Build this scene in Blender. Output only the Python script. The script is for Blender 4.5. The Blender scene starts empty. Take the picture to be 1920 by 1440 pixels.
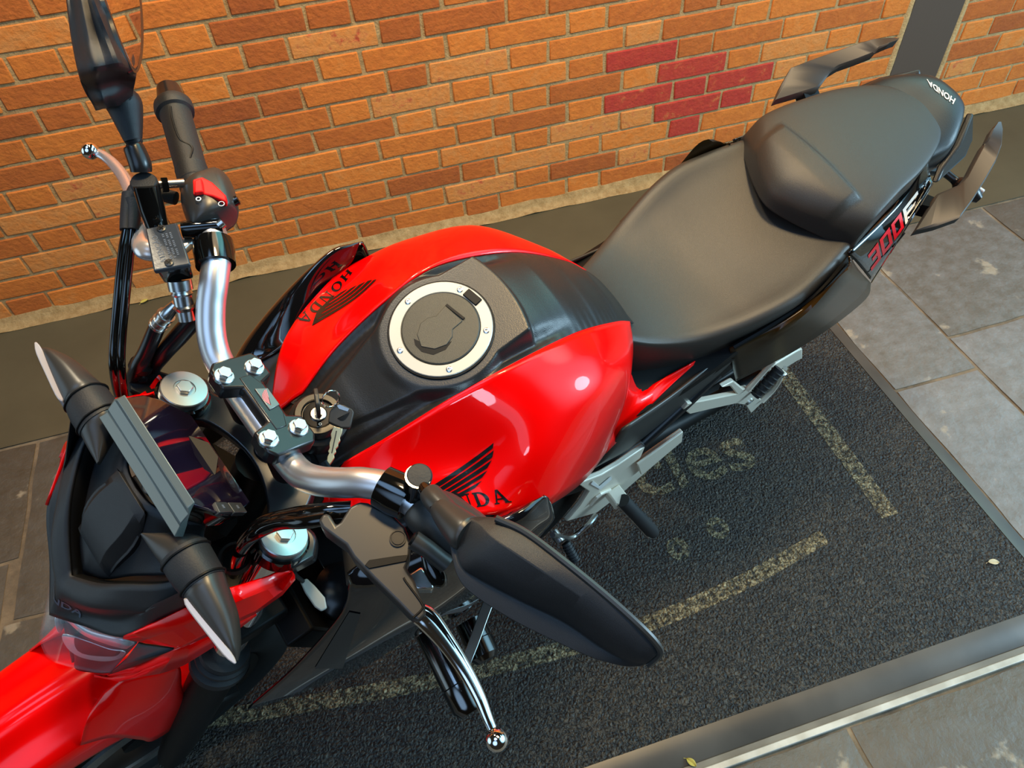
import bpy, bmesh, math, random
from mathutils import Vector, Matrix, noise
from mathutils.bvhtree import BVHTree
D = math.pi/180
V = Vector
scene = bpy.context.scene
COL = scene.collection
random.seed(7)

# ------------------------------------------------------------------ camera
PITCH, ROLL, YAW, FPX, CAMH = 48.77*D, -4.198*D, 13.703*D, 1401.7, 1.575
fw = V((math.sin(YAW)*math.cos(PITCH), math.cos(YAW)*math.cos(PITCH), -math.sin(PITCH)))
rt = V((math.cos(YAW), -math.sin(YAW), 0)); up = rt.cross(fw)
rt, up = rt*math.cos(ROLL)+up*math.sin(ROLL), -rt*math.sin(ROLL)+up*math.cos(ROLL)
CAM = V((0, 0, CAMH))
cam = bpy.data.cameras.new('camera'); cam_o = bpy.data.objects.new('camera', cam); COL.objects.link(cam_o)
m = Matrix((rt, up, -fw)).transposed().to_4x4(); m.translation = CAM
cam_o.matrix_world = m
cam.sensor_width = 36; cam.lens = 36*FPX/1920; cam.clip_start = 0.02
scene.camera = cam_o

# ------------------------------------------------------------------ view, world, lamps
scene.view_settings.view_transform = 'Standard'
scene.view_settings.look = 'None'
scene.view_settings.gamma = 1
scene.view_settings.use_curve_mapping = False
scene.view_settings.exposure = 0.0
scene.cycles.use_denoising = True
scene.cycles.max_bounces = 8

world = bpy.data.worlds.new('World'); scene.world = world
world.use_nodes = True
wn = world.node_tree; wn.nodes.clear()
def wnode(t, **k):
    n = wn.nodes.new(t)
    for a, b in k.items(): setattr(n, a, b)
    return n
w_out = wnode('ShaderNodeOutputWorld'); w_bg = wnode('ShaderNodeBackground')
w_tc = wnode('ShaderNodeTexCoord')
wn.links.new(w_bg.outputs[0], w_out.inputs[0])
def w_lobe(direction, lo, hi, col):
    """soft bright patch of world colour around a direction, placed for reflections"""
    d = V(direction).normalized()
    dp = wnode('ShaderNodeVectorMath', operation='DOT_PRODUCT'); dp.inputs[1].default_value = d
    nm = wnode('ShaderNodeVectorMath', operation='NORMALIZE')
    wn.links.new(w_tc.outputs['Generated'], nm.inputs[0]); wn.links.new(nm.outputs[0], dp.inputs[0])
    mr = wnode('ShaderNodeMapRange', interpolation_type='SMOOTHSTEP')
    mr.inputs['From Min'].default_value = lo; mr.inputs['From Max'].default_value = hi
    wn.links.new(dp.outputs['Value'], mr.inputs['Value'])
    mx = wnode('ShaderNodeMix', data_type='RGBA'); mx.inputs[6].default_value = (0, 0, 0, 1); mx.inputs[7].default_value = (*col, 1)
    wn.links.new(mr.outputs[0], mx.inputs[0])
    return mx.outputs[2]
def w_add(a, b):
    ad = wnode('ShaderNodeMix', data_type='RGBA', blend_type='ADD'); ad.inputs[0].default_value = 1
    if hasattr(a, 'links'): wn.links.new(a, ad.inputs[6])
    else: ad.inputs[6].default_value = (*a, 1)
    wn.links.new(b, ad.inputs[7]); return ad.outputs[2]
w = (0.020, 0.017, 0.013)
w = w_add(w, w_lobe((0.92, -0.22, 0.36), 0.80, 0.95, (1.0, 2.0, 2.7)))        # street side: open sky
w = w_add(w, w_lobe((-0.42, -0.66, 0.62), 0.90, 0.975, (0.8, 1.3, 2.0)))      # sky over the photographer's shoulder
w = w_add(w, w_lobe((0.66, 0.38, 0.65), 0.95, 0.985, (1.2, 3.6, 3.7)))        # green-blue patch added for the highlight on the passenger seat
w = w_add(w, w_lobe((0.40, 0.20, 0.89), 0.965, 0.99, (4.0, 3.0, 1.9)))        # warm ceiling lamps
w = w_add(w, w_lobe((-0.20, -0.12, 0.97), 0.965, 0.99, (1.5, 2.6, 4.2)))      # blue patch added overhead for sheen on cap platform and mirror
w = w_add(w, w_lobe((-0.97, 0.10, 0.16), 0.90, 0.97, (0.8, 1.15, 1.4)))       # blue-grey patch added at the left for visor and cowl reflections
wn.links.new(w, w_bg.inputs[0]); w_bg.inputs[1].default_value = 1.0

def area(name, loc, target, size, energy, col, size_y=None):
    l = bpy.data.lights.new(name, 'AREA'); l.energy = energy; l.color = col; l.size = size
    l.shape = 'DISK'
    if size_y: l.shape = 'RECTANGLE'; l.size_y = size_y
    o = bpy.data.objects.new(name, l); COL.objects.link(o); o.location = loc
    o.rotation_euler = (V(target)-V(loc)).to_track_quat('-Z', 'Y').to_euler()
    return o
area('wall_washer_lamp', (0.55, 0.75, 3.0), (0.75, 2.1, 1.25), 0.45, 66, (1.0, 0.70, 0.34))
area('daylight_opening', (3.4, -0.3, 1.7), (2.0, 0.8, 0.0), 1.2, 85, (0.55, 0.82, 1.0))
area('ceiling_lamp', (-0.25, 1.55, 3.0), (0.1, 0.9, 0.9), 0.30, 30, (1.0, 0.84, 0.60))

# ------------------------------------------------------------------ frames
BROT = Matrix.Rotation(18.285*D, 3, 'Z') @ Matrix.Rotation(15.98*D, 3, 'X')      # parked on the side stand: leans left
BORG = V((.0232, .8835, 0))
PIV = V((-0.27, 0, 1.0)); SROT = Matrix.Rotation(4.79*D, 3, V((math.sin(25*D), 0, math.cos(25*D))))   # bars slightly turned
def _ray(px, py): return rt*((px-960)/FPX)-up*((py-720)/FPX)+fw
def _hit(c, d, k):
    (a, v), = k.items(); i = 'xyz'.index(a); t = (v-c[i])/d[i]; return c+d*t
BT = BROT.transposed(); ST = SROT.transposed()
def W(px, py, **k): return _hit(CAM, _ray(px, py), k)
def K(px, py, **k): return _hit(BT@(CAM-BORG), BT@_ray(px, py), k)
def KS(px, py, **k): return _hit(ST@(BT@(CAM-BORG)-PIV)+PIV, ST@(BT@_ray(px, py)), k)
def kb(px, py, y):
    p = K(px, py, y=-y); return V((p.x, y, p.z))
def ks(px, py, y):
    p = KS(px, py, y=-y); return V((p.x, y, p.z))

# ------------------------------------------------------------------ materials
MATS = {}
def mat(name, col=(.5, .5, .5), rough=.5, metal=0, coat=0, coat_r=.03, spec=.5, bump=None, mottle=None, trans=0, alpha=1, ior=1.5, emis=None):
    ma = bpy.data.materials.new(name); ma.use_nodes = True
    nt = ma.node_tree; b = nt.nodes['Principled BSDF']
    b.inputs['Base Color'].default_value = (*col, 1); b.inputs['Roughness'].default_value = rough
    b.inputs['Metallic'].default_value = metal; b.inputs['Coat Weight'].default_value = coat
    b.inputs['Coat Roughness'].default_value = coat_r; b.inputs['Specular IOR Level'].default_value = spec
    b.inputs['Transmission Weight'].default_value = trans; b.inputs['Alpha'].default_value = alpha; b.inputs['IOR'].default_value = ior
    if emis: b.inputs['Emission Color'].default_value = (*emis, 1); b.inputs['Emission Strength'].default_value = 1
    if bump or mottle: tc = nt.nodes.new('ShaderNodeTexCoord')
    if bump:
        sc, st = bump
        n = nt.nodes.new('ShaderNodeTexNoise'); n.inputs['Scale'].default_value = sc; n.inputs['Detail'].default_value = 3
        nt.links.new(tc.outputs['Object'], n.inputs['Vector'])
        bp = nt.nodes.new('ShaderNodeBump'); bp.inputs['Strength'].default_value = st; bp.inputs['Distance'].default_value = 0.0008
        nt.links.new(n.outputs['Fac'], bp.inputs['Height']); nt.links.new(bp.outputs[0], b.inputs['Normal'])
    if mottle:
        sc, c2 = mottle
        n = nt.nodes.new('ShaderNodeTexNoise'); n.inputs['Scale'].default_value = sc; n.inputs['Detail'].default_value = 6
        nt.links.new(tc.outputs['Object'], n.inputs['Vector'])
        r = nt.nodes.new('ShaderNodeValToRGB'); r.color_ramp.elements[0].position = .38; r.color_ramp.elements[1].position = .62
        r.color_ramp.elements[0].color = (*col, 1); r.color_ramp.elements[1].color = (*c2, 1)
        nt.links.new(n.outputs['Fac'], r.inputs[0]); nt.links.new(r.outputs[0], b.inputs['Base Color'])
    MATS[name] = ma; return ma
RED = mat('red_paint', (.92, .0, .0), .30, coat=.5, coat_r=.04, spec=.15)
PLASTIC = mat('textured_black_plastic', (.013, .014, .016), .40, bump=(2600, .35))
COVER = mat('satin_black_cover', (.013, .014, .015), .36, bump=(700, .25))
SATIN = mat('satin_black_metal', (.010, .010, .011), .26)
GREYSAT = mat('satin_grey_black', (.030, .029, .027), .34)
GLOSS = mat('gloss_black', (.003, .003, .003), .07, coat=.6)
SEAT = mat('seat_vinyl', (.030, .028, .024), .42, bump=(1400, .35))
RUBBER = mat('rubber', (.013, .013, .014), .6, bump=(600, .3))
TYRE = mat('tyre', (.008, .008, .008), .75, spec=.25)
DARK = mat('dark_engine_paint', (.004, .004, .004), .45, spec=.18)
SILVER = mat('brushed_aluminium_bar', (.72, .72, .74), .34, metal=.9)
CHROME = mat('chrome', (.9, .88, .86), .06, metal=1)
STEEL = mat('zinc_steel', (.72, .72, .70), .25, metal=1)
ALU = mat('turned_aluminium', (.52, .52, .50), .32, metal=.9)
LIGHTALU = mat('silver_painted_aluminium', (.80, .72, .58), .38, metal=.2)
CAPRING = mat('cap_ring_aluminium', (.40, .40, .37), .42, metal=.4)
CAPDISC = mat('cap_disc_grey', (.060, .060, .052), .42, metal=.5, bump=(2000, .4))
SCREEN = mat('smoked_screen', (.006, .004, .012), .04, coat=1)
VISOR = mat('dash_bezel', (.15, .18, .175), .32, metal=.35)  # sky reflection on the visor is put into this lighter grey-teal base
BUTTON = mat('grey_button', (.030, .034, .034), .4)
RAIL = mat('grab_rail_coating', (.030, .026, .022), .48)
SWRED = mat('switch_red', (.80, .01, .01), .5, spec=.2)
LEVER = mat('polished_lever', (.80, .77, .76), .20, metal=.75)
WHITE = mat('white_print', (.8, .8, .76), .5)
GREYPRINT = mat('embossed_grey', (.10, .12, .15), .45)
DECALBLACK = mat('decal_black', (.004, .003, .003), .25, coat=.3)
DECALRED = mat('decal_red', (.8, .0, .01), .3)
BRASS = mat('key_brass', (.72, .60, .34), .3, metal=.9)
KEYHEAD = mat('key_head_plastic', (.028, .027, .024), .45)
LENS = mat('clear_lens', (.9, .94, .97), .02, spec=.9, alpha=.10, coat=1, coat_r=.02)
SIGLENS = mat('frosted_lens', (.40, .37, .38), .15, coat=.5)
REFLECTOR = mat('lamp_reflector', (.75, .78, .82), .18, metal=.35)
YELLOWLEAF = mat('yellow_leaf', (.45, .36, .06), .6)
PALELEAF = mat('pale_leaf', (.55, .48, .3), .6)
MIRRORGLASS = mat('mirror_glass', (.92, .92, .92), .01, metal=1)
BLUEGLOSS = mat('gloss_black_shroud', (.003, .0035, .005), .06, coat=1)

# ------------------------------------------------------------------ mesh helpers
def cr(pts, n, closed=False):
    """n points of a Catmull-Rom curve through pts"""
    P = [V(p) for p in pts]; k = len(P)
    segs = k if closed else k-1; out = []
    cnt = n if closed else n-1
    for i in range(n):
        t = i*segs/cnt; s = min(int(t), segs-1); f = t-s
        if closed: a, b, c, d = P[(s-1) % k], P[s % k], P[(s+1) % k], P[(s+2) % k]
        else:
            b, c = P[s], P[s+1]; a = P[s-1] if s > 0 else b*2-c; d = P[s+2] if s+2 < k else c*2-b
        out.append(.5*((2*b)+(c-a)*f+(2*a-5*b+4*c-d)*f*f+(3*b-a-3*c+d)*f**3))
    return out
def basis(ax):
    ax = V(ax).normalized(); h = V((0, 0, 1)) if abs(ax.z) < .9 else V((1, 0, 0))
    u = ax.cross(h).normalized(); return u, ax.cross(u).normalized(), ax
def lerp(a, b, t): return a+(b-a)*t
class MB:
    def __init__(s): s.v = []; s.f = []
    def add(s, vs, fs):
        o = len(s.v); s.v += [V(x) for x in vs]; s.f += [tuple(i+o for i in f) for f in fs]; return s
    def grid(s, rows, closed_u=False, closed_v=False, cap=False):
        n = len(rows); k = len(rows[0]); vs = [p for r in rows for p in r]; fs = []
        for i in range(n if closed_v else n-1):
            for j in range(k if closed_u else k-1):
                a, b = i*k+j, i*k+(j+1) % k; c, d = ((i+1) % n)*k+(j+1) % k, ((i+1) % n)*k+j
                fs.append((a, b, c, d))
        if cap: fs.append(tuple(range(k))[::-1]); fs.append(tuple((n-1)*k+j for j in range(k)))
        return s.add(vs, fs)
    def surf(s, rows, m, n):
        """smooth surface through control rows, m x n samples"""
        r = [cr(x, m) for x in rows]; cols = [cr([q[j] for q in r], n) for j in range(m)]
        return s.grid([[cols[j][i] for j in range(m)] for i in range(n)])
    def facets(s, rows, k=4):
        """flat-sided patch through control rows (creases kept), each span split k times"""
        out = []
        for a, b in zip(rows[:-1], rows[1:]):
            for i in range(k): out.append([lerp(p, q, i/k) for p, q in zip(a, b)])
        out.append(rows[-1]); return s.grid(out)
    def loft(s, rows, m, n, smooth_sec=True):
        r = [cr(x, m, True) if smooth_sec else [V(p) for p in x] for x in rows]; m = len(r[0])
        cols = [cr([q[j] for q in r], n) for j in range(m)]
        return s.grid([[cols[j][i] for j in range(m)] for i in range(n)], closed_u=True, cap=True)
    def tube(s, pts, r, n=12, steps=None, cap=True, flat=1.0, upv=None):
        P = cr(pts, steps) if steps else [V(p) for p in pts]; k = len(P)
        if isinstance(r, (int, float)): R = [r]*k
        else:
            R = [v.x for v in cr([V((x, 0, 0)) for x in r], k)] if len(r) != k else r
        rows = []; u = None
        for i in range(k):
            t = (P[min(i+1, k-1)]-P[max(i-1, 0)]).normalized()
            if u is None:
                u = (V(upv) - V(upv).dot(t)*t).normalized() if upv else basis(t)[0]
            u = (u-u.dot(t)*t).normalized(); w = t.cross(u)
            rows.append([P[i]+(u*math.cos(2*math.pi*j/n)*flat+w*math.sin(2*math.pi*j/n))*R[i] for j in range(n)])
        return s.grid(rows, closed_u=True, cap=cap)
    def cyl(s, a, b, r0, r1=None, n=20): return s.tube([a, b], [r0, r0 if r1 is None else r1], n)
    def lathe(s, o, ax, prof, n=32):
        """prof: (distance along axis, radius)"""
        u, w, ax = basis(ax); o = V(o)
        return s.grid([[o+ax*h+(u*math.cos(2*math.pi*j/n)+w*math.sin(2*math.pi*j/n))*max(r, 1e-5) for j in range(n)] for h, r in prof], closed_u=True, cap=True)
    def ring(s, o, ax, prof, n=40):
        u, w, ax = basis(ax); o = V(o)
        return s.grid([[o+ax*h+(u*math.cos(2*math.pi*j/n)+w*math.sin(2*math.pi*j/n))*r for j in range(n)] for h, r in prof], closed_u=True, closed_v=True)
    def ball(s, c, r, n=24): return s.lathe(V(c)-V((0, 0, r)), (0, 0, 1), [(r-r*math.cos(math.pi*i/(n//2)), r*math.sin(math.pi*i/(n//2))) for i in range(n//2+1)], n)
    def box(s, c, h, ux=(1, 0, 0), uy=(0, 1, 0)):
        ux = V(ux).normalized(); uy = V(uy); uy = (uy-uy.dot(ux)*ux).normalized(); uz = ux.cross(uy); c = V(c)
        vs = [c+ux*h[0]*i+uy*h[1]*j+uz*h[2]*k for i in (-1, 1) for j in (-1, 1) for k in (-1, 1)]
        return s.add(vs, [(0, 1, 3, 2), (4, 6, 7, 5), (0, 4, 5, 1), (2, 3, 7, 6), (0, 2, 6, 4), (1, 5, 7, 3)])
    def plate(s, outline, th, nrm=None, taper=0):
        """outline: 3D points; extruded by th against nrm"""
        P = [V(p) for p in outline]; k = len(P); c = sum(P, V())/k
        if nrm is None:
            nrm = V()
            for i in range(k): nrm += (P[i]-c).cross(P[(i+1) % k]-c)
        nrm = V(nrm).normalized()
        Q = [c+(p-c)*(1-taper)-nrm*th for p in P]
        return s.add(P+Q, [tuple(range(k)), tuple(range(2*k-1, k-1, -1))]+[(i, i+k, (i+1) % k+k, (i+1) % k) for i in range(k)])
    def mirror(s):
        m = MB(); m.v = [V((p.x, -p.y, p.z)) for p in s.v]; m.f = [tuple(reversed(f)) for f in s.f]; return m
    def xf(s, M): s.v = [M@p for p in s.v]; return s

def obj(name, mb, material, parent=None, steer=False, smooth=35, bevel=0, solid=0, subsurf=0, label=None, recalc=True, segs=2, offset=-1):
    me = bpy.data.meshes.new(name)
    vs = [SROT@(p-PIV)+PIV for p in mb.v] if steer else mb.v
    me.from_pydata([tuple(p) for p in vs], [], mb.f)
    bm = bmesh.new(); bm.from_mesh(me)
    bmesh.ops.remove_doubles(bm, verts=bm.verts, dist=1e-6)
    if recalc: bmesh.ops.recalc_face_normals(bm, faces=bm.faces)
    bm.to_mesh(me); bm.free()
    me.materials.append(material)
    o = bpy.data.objects.new(name, me); COL.objects.link(o)
    if parent: o.parent = parent
    for p in me.polygons: p.use_smooth = True
    if smooth is not None and smooth < 180: me.set_sharp_from_angle(angle=smooth*D)
    if solid:
        md = o.modifiers.new('solid', 'SOLIDIFY'); md.thickness = solid; md.offset = offset
    if bevel:
        md = o.modifiers.new('bevel', 'BEVEL'); md.width = bevel; md.segments = segs; md.limit_method = 'ANGLE'; md.angle_limit = 30*D
        md.harden_normals = False
    if subsurf:
        md = o.modifiers.new('sub', 'SUBSURF'); md.levels = subsurf; md.render_levels = subsurf
    if label: o['label'] = label
    return o
def tag(o, label, cat, group=None, kind=None):
    o['label'] = label; o['category'] = cat
    if group: o['group'] = group
    if kind: o['kind'] = kind
    return o
def empty(name, loc=(0, 0, 0)):
    o = bpy.data.objects.new(name, None); COL.objects.link(o); o.location = loc; o.empty_display_size = .1; return o
def struct(o): o['kind'] = 'structure'; return o

FONTCACHE = {}
def text_mb(txt, size=1.0, bold=0.0, shear=0.0, sx=1.0):
    """flat lettering in the xy plane, left-bottom at origin, cap height = size"""
    c = bpy.data.curves.new('t', 'FONT'); c.body = txt; c.size = 1.38; c.offset = bold; c.shear = shear; c.resolution_u = 3
    o = bpy.data.objects.new('t', c); COL.objects.link(o)
    dg = bpy.context.evaluated_depsgraph_get(); me = bpy.data.meshes.new_from_object(o.evaluated_get(dg))
    mb = MB(); mb.v = [V((v.co.x*size*sx, v.co.y*size, 0)) for v in me.vertices]; mb.f = [tuple(p.vertices) for p in me.polygons]
    bpy.data.objects.remove(o); bpy.data.curves.remove(c); bpy.data.meshes.remove(me)
    return mb
def slab_honda():
    """wide slab-serif capitals H O N D A as polygons, cap height 1, advance 1.35"""
    mb = MB()
    def q(*p): mb.add([V((x, y, 0)) for x, y in p], [tuple(range(len(p)))])
    def rect(x0, y0, x1, y1): q((x0, y0), (x1, y0), (x1, y1), (x0, y1))
    def stem(x, sh=.09, w=.26): rect(x, 0, x+w, 1); rect(x-.1, 0, x+w+.1, sh); rect(x-.1, 1-sh, x+w+.1, 1)
    def ring(cx, cy, rx, ry, ix, iy, a0=0, a1=360, n=24):
        for i in range(n):
            a, b = (a0+(a1-a0)*i/n)*D, (a0+(a1-a0)*(i+1)/n)*D
            q((cx+ix*math.cos(a), cy+iy*math.sin(a)), (cx+rx*math.cos(a), cy+ry*math.sin(a)), (cx+rx*math.cos(b), cy+ry*math.sin(b)), (cx+ix*math.cos(b), cy+iy*math.sin(b)))
    x = 0; stem(x+.1); stem(x+.84); rect(x+.36, .44, x+.84, .58)
    x = 1.45; ring(x+.6, .5, .6, .52, .33, .40)
    x = 2.9; rect(x+.12, 0, x+.24, 1); rect(x, 0, x+.38, .09); rect(x, .91, x+.3, 1); q((x+.12, 1), (x+.42, 1), (x+1.08, 0), (x+.82, 0)); rect(x+.96, 0, x+1.08, 1); rect(x+.82, .91, x+1.22, 1)
    x = 4.35; stem(x+.1); ring(x+.45, .5, .72, .5, .42, .41, -90, 90, 14); rect(x+.36, 0, x+.45, .09); rect(x+.36, .91, x+.45, 1)
    x = 5.75; q((x+.5, 1), (x+.72, 1), (x+1.2, 0), (x+.92, 0)); q((x+.5, 1), (x+.6, .86), (x+.22, 0), (x+.1, 0)); rect(x+.35, .28, x+.95, .38); rect(x, 0, x+.38, .09); rect(x+.82, 0, x+1.32, .09)
    return mb, 7.07
def wing_mb():
    """side wing emblem: root low at left, feathers to the upper right; unit box"""
    mb = MB()
    def q(*p): mb.add([V((x, y, 0)) for x, y in p], [tuple(range(len(p)))])
    F = [((.02, .30), (.10, .20), (.98, .88), (1.0, 1.0)), ((.10, .175), (.17, .10), (.96, .66), (.99, .82)), ((.19, .08), (.27, .03), (.88, .44), (.95, .60)),
         ((.30, .02), (.40, -.02), (.80, .24), (.88, .38)), ((.44, -.03), (.56, -.05), (.70, .03), (.80, .17))]
    for a, b, c, d in F: q(a, b, c, d)
    q((0, .28), (.02, .30), (.58, -.05), (.56, -.10), (.30, -.06))
    return mb
def dense(mb, h):
    """triangulate and split so that pieces can follow a curved surface"""
    me = bpy.data.meshes.new('d'); me.from_pydata([tuple(p) for p in mb.v], [], mb.f)
    bm = bmesh.new(); bm.from_mesh(me); bmesh.ops.triangulate(bm, faces=bm.faces)
    for _ in range(4):
        e = [x for x in bm.edges if x.calc_length() > h]
        if not e: break
        bmesh.ops.subdivide_edges(bm, edges=e, cuts=1); bmesh.ops.triangulate(bm, faces=bm.faces)
    r = MB(); bm.verts.ensure_lookup_table(); r.v = [v.co.copy() for v in bm.verts]; r.f = [tuple(v.index for v in f.verts) for f in bm.faces]
    bm.free(); bpy.data.meshes.remove(me); return r
def on_surface(flat, quad, surfs, off=.0007, steer=False, box=(0, 0, 1, 1), fallback=None):
    """lay flat artwork (unit box) on built surfaces; quad = the four corner pixels where the print sits"""
    bv = []
    for sf in surfs: bv.append(BVHTree.FromPolygons([tuple(p) for p in sf.v], sf.f))
    c = (ST@(BT@(CAM-BORG)-PIV)+PIV) if steer else BT@(CAM-BORG)
    out = MB(); bad = set(); a, b, cc, d = [V(q) for q in quad]
    for i, p in enumerate(flat.v):
        u, v = (p.x-box[0])/(box[2]-box[0]), (p.y-box[1])/(box[3]-box[1])
        q = (a*(1-u)+b*u)*(1-v)+(d*(1-u)+cc*u)*v
        r = BT@_ray(q.x, q.y)
        if steer: r = ST@r
        best = None
        for t in bv:
            h = t.ray_cast(c, r.normalized())
            if h[0] is not None and (best is None or h[3] < best[3]): best = h
        if best is None: bad.add(i); out.v.append(V()); continue
        n = best[1]; n = n if n.dot(r) < 0 else -n
        out.v.append(best[0]+n*off)
    out.f = [f for f in flat.f if not any(i in bad for i in f)]
    return out

# ================================================================== THE SETTING
WALLY = 2.102
def attr_mat(name, stops, rough=.85, bump=(60, .6), mott=(14, .35), spots=None, wobble=None):
    """material whose tone comes from a per-piece colour attribute (each brick its own clay, slabs toned by hand)"""
    ma = bpy.data.materials.new(name); ma.use_nodes = True; nt = ma.node_tree; b = nt.nodes['Principled BSDF']
    b.inputs['Roughness'].default_value = rough
    at = nt.nodes.new('ShaderNodeAttribute'); at.attribute_name = 'tone'
    tc = nt.nodes.new('ShaderNodeTexCoord')
    n = nt.nodes.new('ShaderNodeTexNoise'); n.inputs['Scale'].default_value = mott[0]; n.inputs['Detail'].default_value = 8; n.inputs['Roughness'].default_value = .65
    nt.links.new(tc.outputs['Object'], n.inputs['Vector'])
    m1 = nt.nodes.new('ShaderNodeMath'); m1.operation = 'MULTIPLY_ADD'; m1.inputs[1].default_value = mott[1]; m1.inputs[2].default_value = -mott[1]/2
    nt.links.new(n.outputs['Fac'], m1.inputs[0])
    m2 = nt.nodes.new('ShaderNodeMath'); m2.operation = 'ADD'; nt.links.new(m1.outputs[0], m2.inputs[0]); nt.links.new(at.outputs['Fac'], m2.inputs[1])
    r = nt.nodes.new('ShaderNodeValToRGB'); r.color_ramp.elements[0].position = stops[0][0]; r.color_ramp.elements[0].color = (*stops[0][1], 1)
    r.color_ramp.elements[1].position = stops[-1][0]; r.color_ramp.elements[1].color = (*stops[-1][1], 1)
    for p, c in stops[1:-1]: e = r.color_ramp.elements.new(p); e.color = (*c, 1)
    nt.links.new(m2.outputs[0], r.inputs[0]); col = r.outputs[0]
    if spots:
        n3 = nt.nodes.new('ShaderNodeTexNoise'); n3.inputs['Scale'].default_value = spots[0]; n3.inputs['Detail'].default_value = 5
        nt.links.new(tc.outputs['Object'], n3.inputs['Vector'])
        r3 = nt.nodes.new('ShaderNodeValToRGB'); r3.color_ramp.elements[0].position = spots[1]; r3.color_ramp.elements[1].position = spots[1]+.05
        r3.color_ramp.elements[0].color = (0, 0, 0, 1); r3.color_ramp.elements[1].color = (1, 1, 1, 1)
        nt.links.new(n3.outputs['Fac'], r3.inputs[0])
        mx = nt.nodes.new('ShaderNodeMix'); mx.data_type = 'RGBA'; mx.inputs[7].default_value = (*spots[2], 1)
        ml = nt.nodes.new('ShaderNodeMath'); ml.operation = 'MULTIPLY'; ml.inputs[1].default_value = spots[3]
        nt.links.new(r3.outputs[0], ml.inputs[0]); nt.links.new(ml.outputs[0], mx.inputs[0]); nt.links.new(col, mx.inputs[6]); col = mx.outputs[2]
    nt.links.new(col, b.inputs['Base Color'])
    n2 = nt.nodes.new('ShaderNodeTexNoise'); n2.inputs['Scale'].default_value = bump[0]; n2.inputs['Detail'].default_value = 8; n2.inputs['Roughness'].default_value = .6
    nt.links.new(tc.outputs['Object'], n2.inputs['Vector'])
    bp = nt.nodes.new('ShaderNodeBump'); bp.inputs['Strength'].default_value = bump[1]; bp.inputs['Distance'].default_value = .004
    nt.links.new(n2.outputs['Fac'], bp.inputs['Height']); nt.links.new(bp.outputs[0], b.inputs['Normal'])
    return ma
BRICK = attr_mat('clay_brick', [(0, (.34, .075, .014)), (.35, (.52, .13, .018)), (.62, (.70, .20, .026)), (.8, (.66, .25, .06)), (.9, (.50, .05, .022)), (1, (.46, .035, .020))], .9, (70, .9), (30, .55))
MORTAR = attr_mat('mortar', [(0, (.26, .15, .05)), (1, (.62, .42, .19))], .95, (160, .9), (45, 1.4))
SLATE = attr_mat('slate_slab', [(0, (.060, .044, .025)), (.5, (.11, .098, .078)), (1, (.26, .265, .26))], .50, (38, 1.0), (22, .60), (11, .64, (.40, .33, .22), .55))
SMOOTHFLOOR = attr_mat('worn_cement_band', [(0, (.055, .044, .020)), (1, (.12, .098, .050))], .6, (5, .3), (3.5, .9))
PILLAR = mat('dark_painted_column', (.085, .055, .036), .65, bump=(120, .3))

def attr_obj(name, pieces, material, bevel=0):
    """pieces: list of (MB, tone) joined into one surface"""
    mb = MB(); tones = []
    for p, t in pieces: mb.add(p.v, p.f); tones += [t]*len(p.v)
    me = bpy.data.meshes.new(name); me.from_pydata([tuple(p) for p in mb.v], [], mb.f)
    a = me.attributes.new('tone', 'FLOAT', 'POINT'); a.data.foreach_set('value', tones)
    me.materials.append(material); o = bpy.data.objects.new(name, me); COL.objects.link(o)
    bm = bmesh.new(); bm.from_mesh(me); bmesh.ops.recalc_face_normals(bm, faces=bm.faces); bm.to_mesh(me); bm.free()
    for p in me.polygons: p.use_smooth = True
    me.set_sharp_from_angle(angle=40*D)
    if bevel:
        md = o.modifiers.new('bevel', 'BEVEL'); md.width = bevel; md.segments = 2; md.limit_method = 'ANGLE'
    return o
rnd = random.Random(11)
P0, PITCHZ, PER = .022, .0695, .367
REDPX = [(1195, 190), (1265, 135), (1335, 108), (1370, 150), (1300, 172), (1250, 205), (1350, 180), (1310, 222), (1270, 240), (1390, 195), (1330, 150), (1230, 120)]
redpts = [_hit(CAM, _ray(x, y), {'y': WALLY}) for x, y in REDPX]
bricks = []; J = .0052
def brick(x0, x1, z0, z1):
    j = [rnd.uniform(-.0022, .0022) for _ in range(8)]
    t = min(.78, max(.08, rnd.gauss(.50, .17)))
    if any(x0 < p.x < x1 and z0 < p.z < z1 for p in redpts): t = rnd.uniform(.93, 1.0)
    x0 += J; x1 -= J; z0 += J*.85; z1 -= J*.85
    yf = WALLY+rnd.uniform(-.0015, .0015); yb = WALLY+.03
    c = [(x0+j[0], z0+j[1]*.6), (x1+j[2], z0+j[3]*.6), (x1+j[4], z1+j[5]*.6), (x0+j[6], z1+j[7]*.6)]
    rows = [[V((c[0][0]*(1-u)*(1-v)+c[1][0]*u*(1-v)+c[2][0]*u*v+c[3][0]*(1-u)*v, yf+abs(noise.noise(V((x0*7+u*3, z0*9+v*2, 3))))*.0012*(1 if 0 < u < 1 and 0 < v < 1 else 2.5),
               c[0][1]*(1-u)*(1-v)+c[1][1]*u*(1-v)+c[2][1]*u*v+c[3][1]*(1-u)*v + (noise.noise(V((x0*30+u*6, z0*20, v)))*.0016))) for u in (0, .2, .5, .8, 1)] for v in (0, .5, 1)]
    mb = MB().grid(rows)
    k = 5; loop = [0, 1, 2, 3, 4, 9, 14, 13, 12, 11, 10, 5]
    base = [V((mb.v[i].x, yb, mb.v[i].z)) for i in loop]; o = len(mb.v); mb.v += base
    for a in range(len(loop)):
        b = (a+1) % len(loop); mb.f.append((loop[a], loop[b], o+b, o+a))
    bricks.append((mb, t))
X0, X1 = -3.1, 4.3
COLX0, COLX1 = 1.973, 2.184
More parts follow.
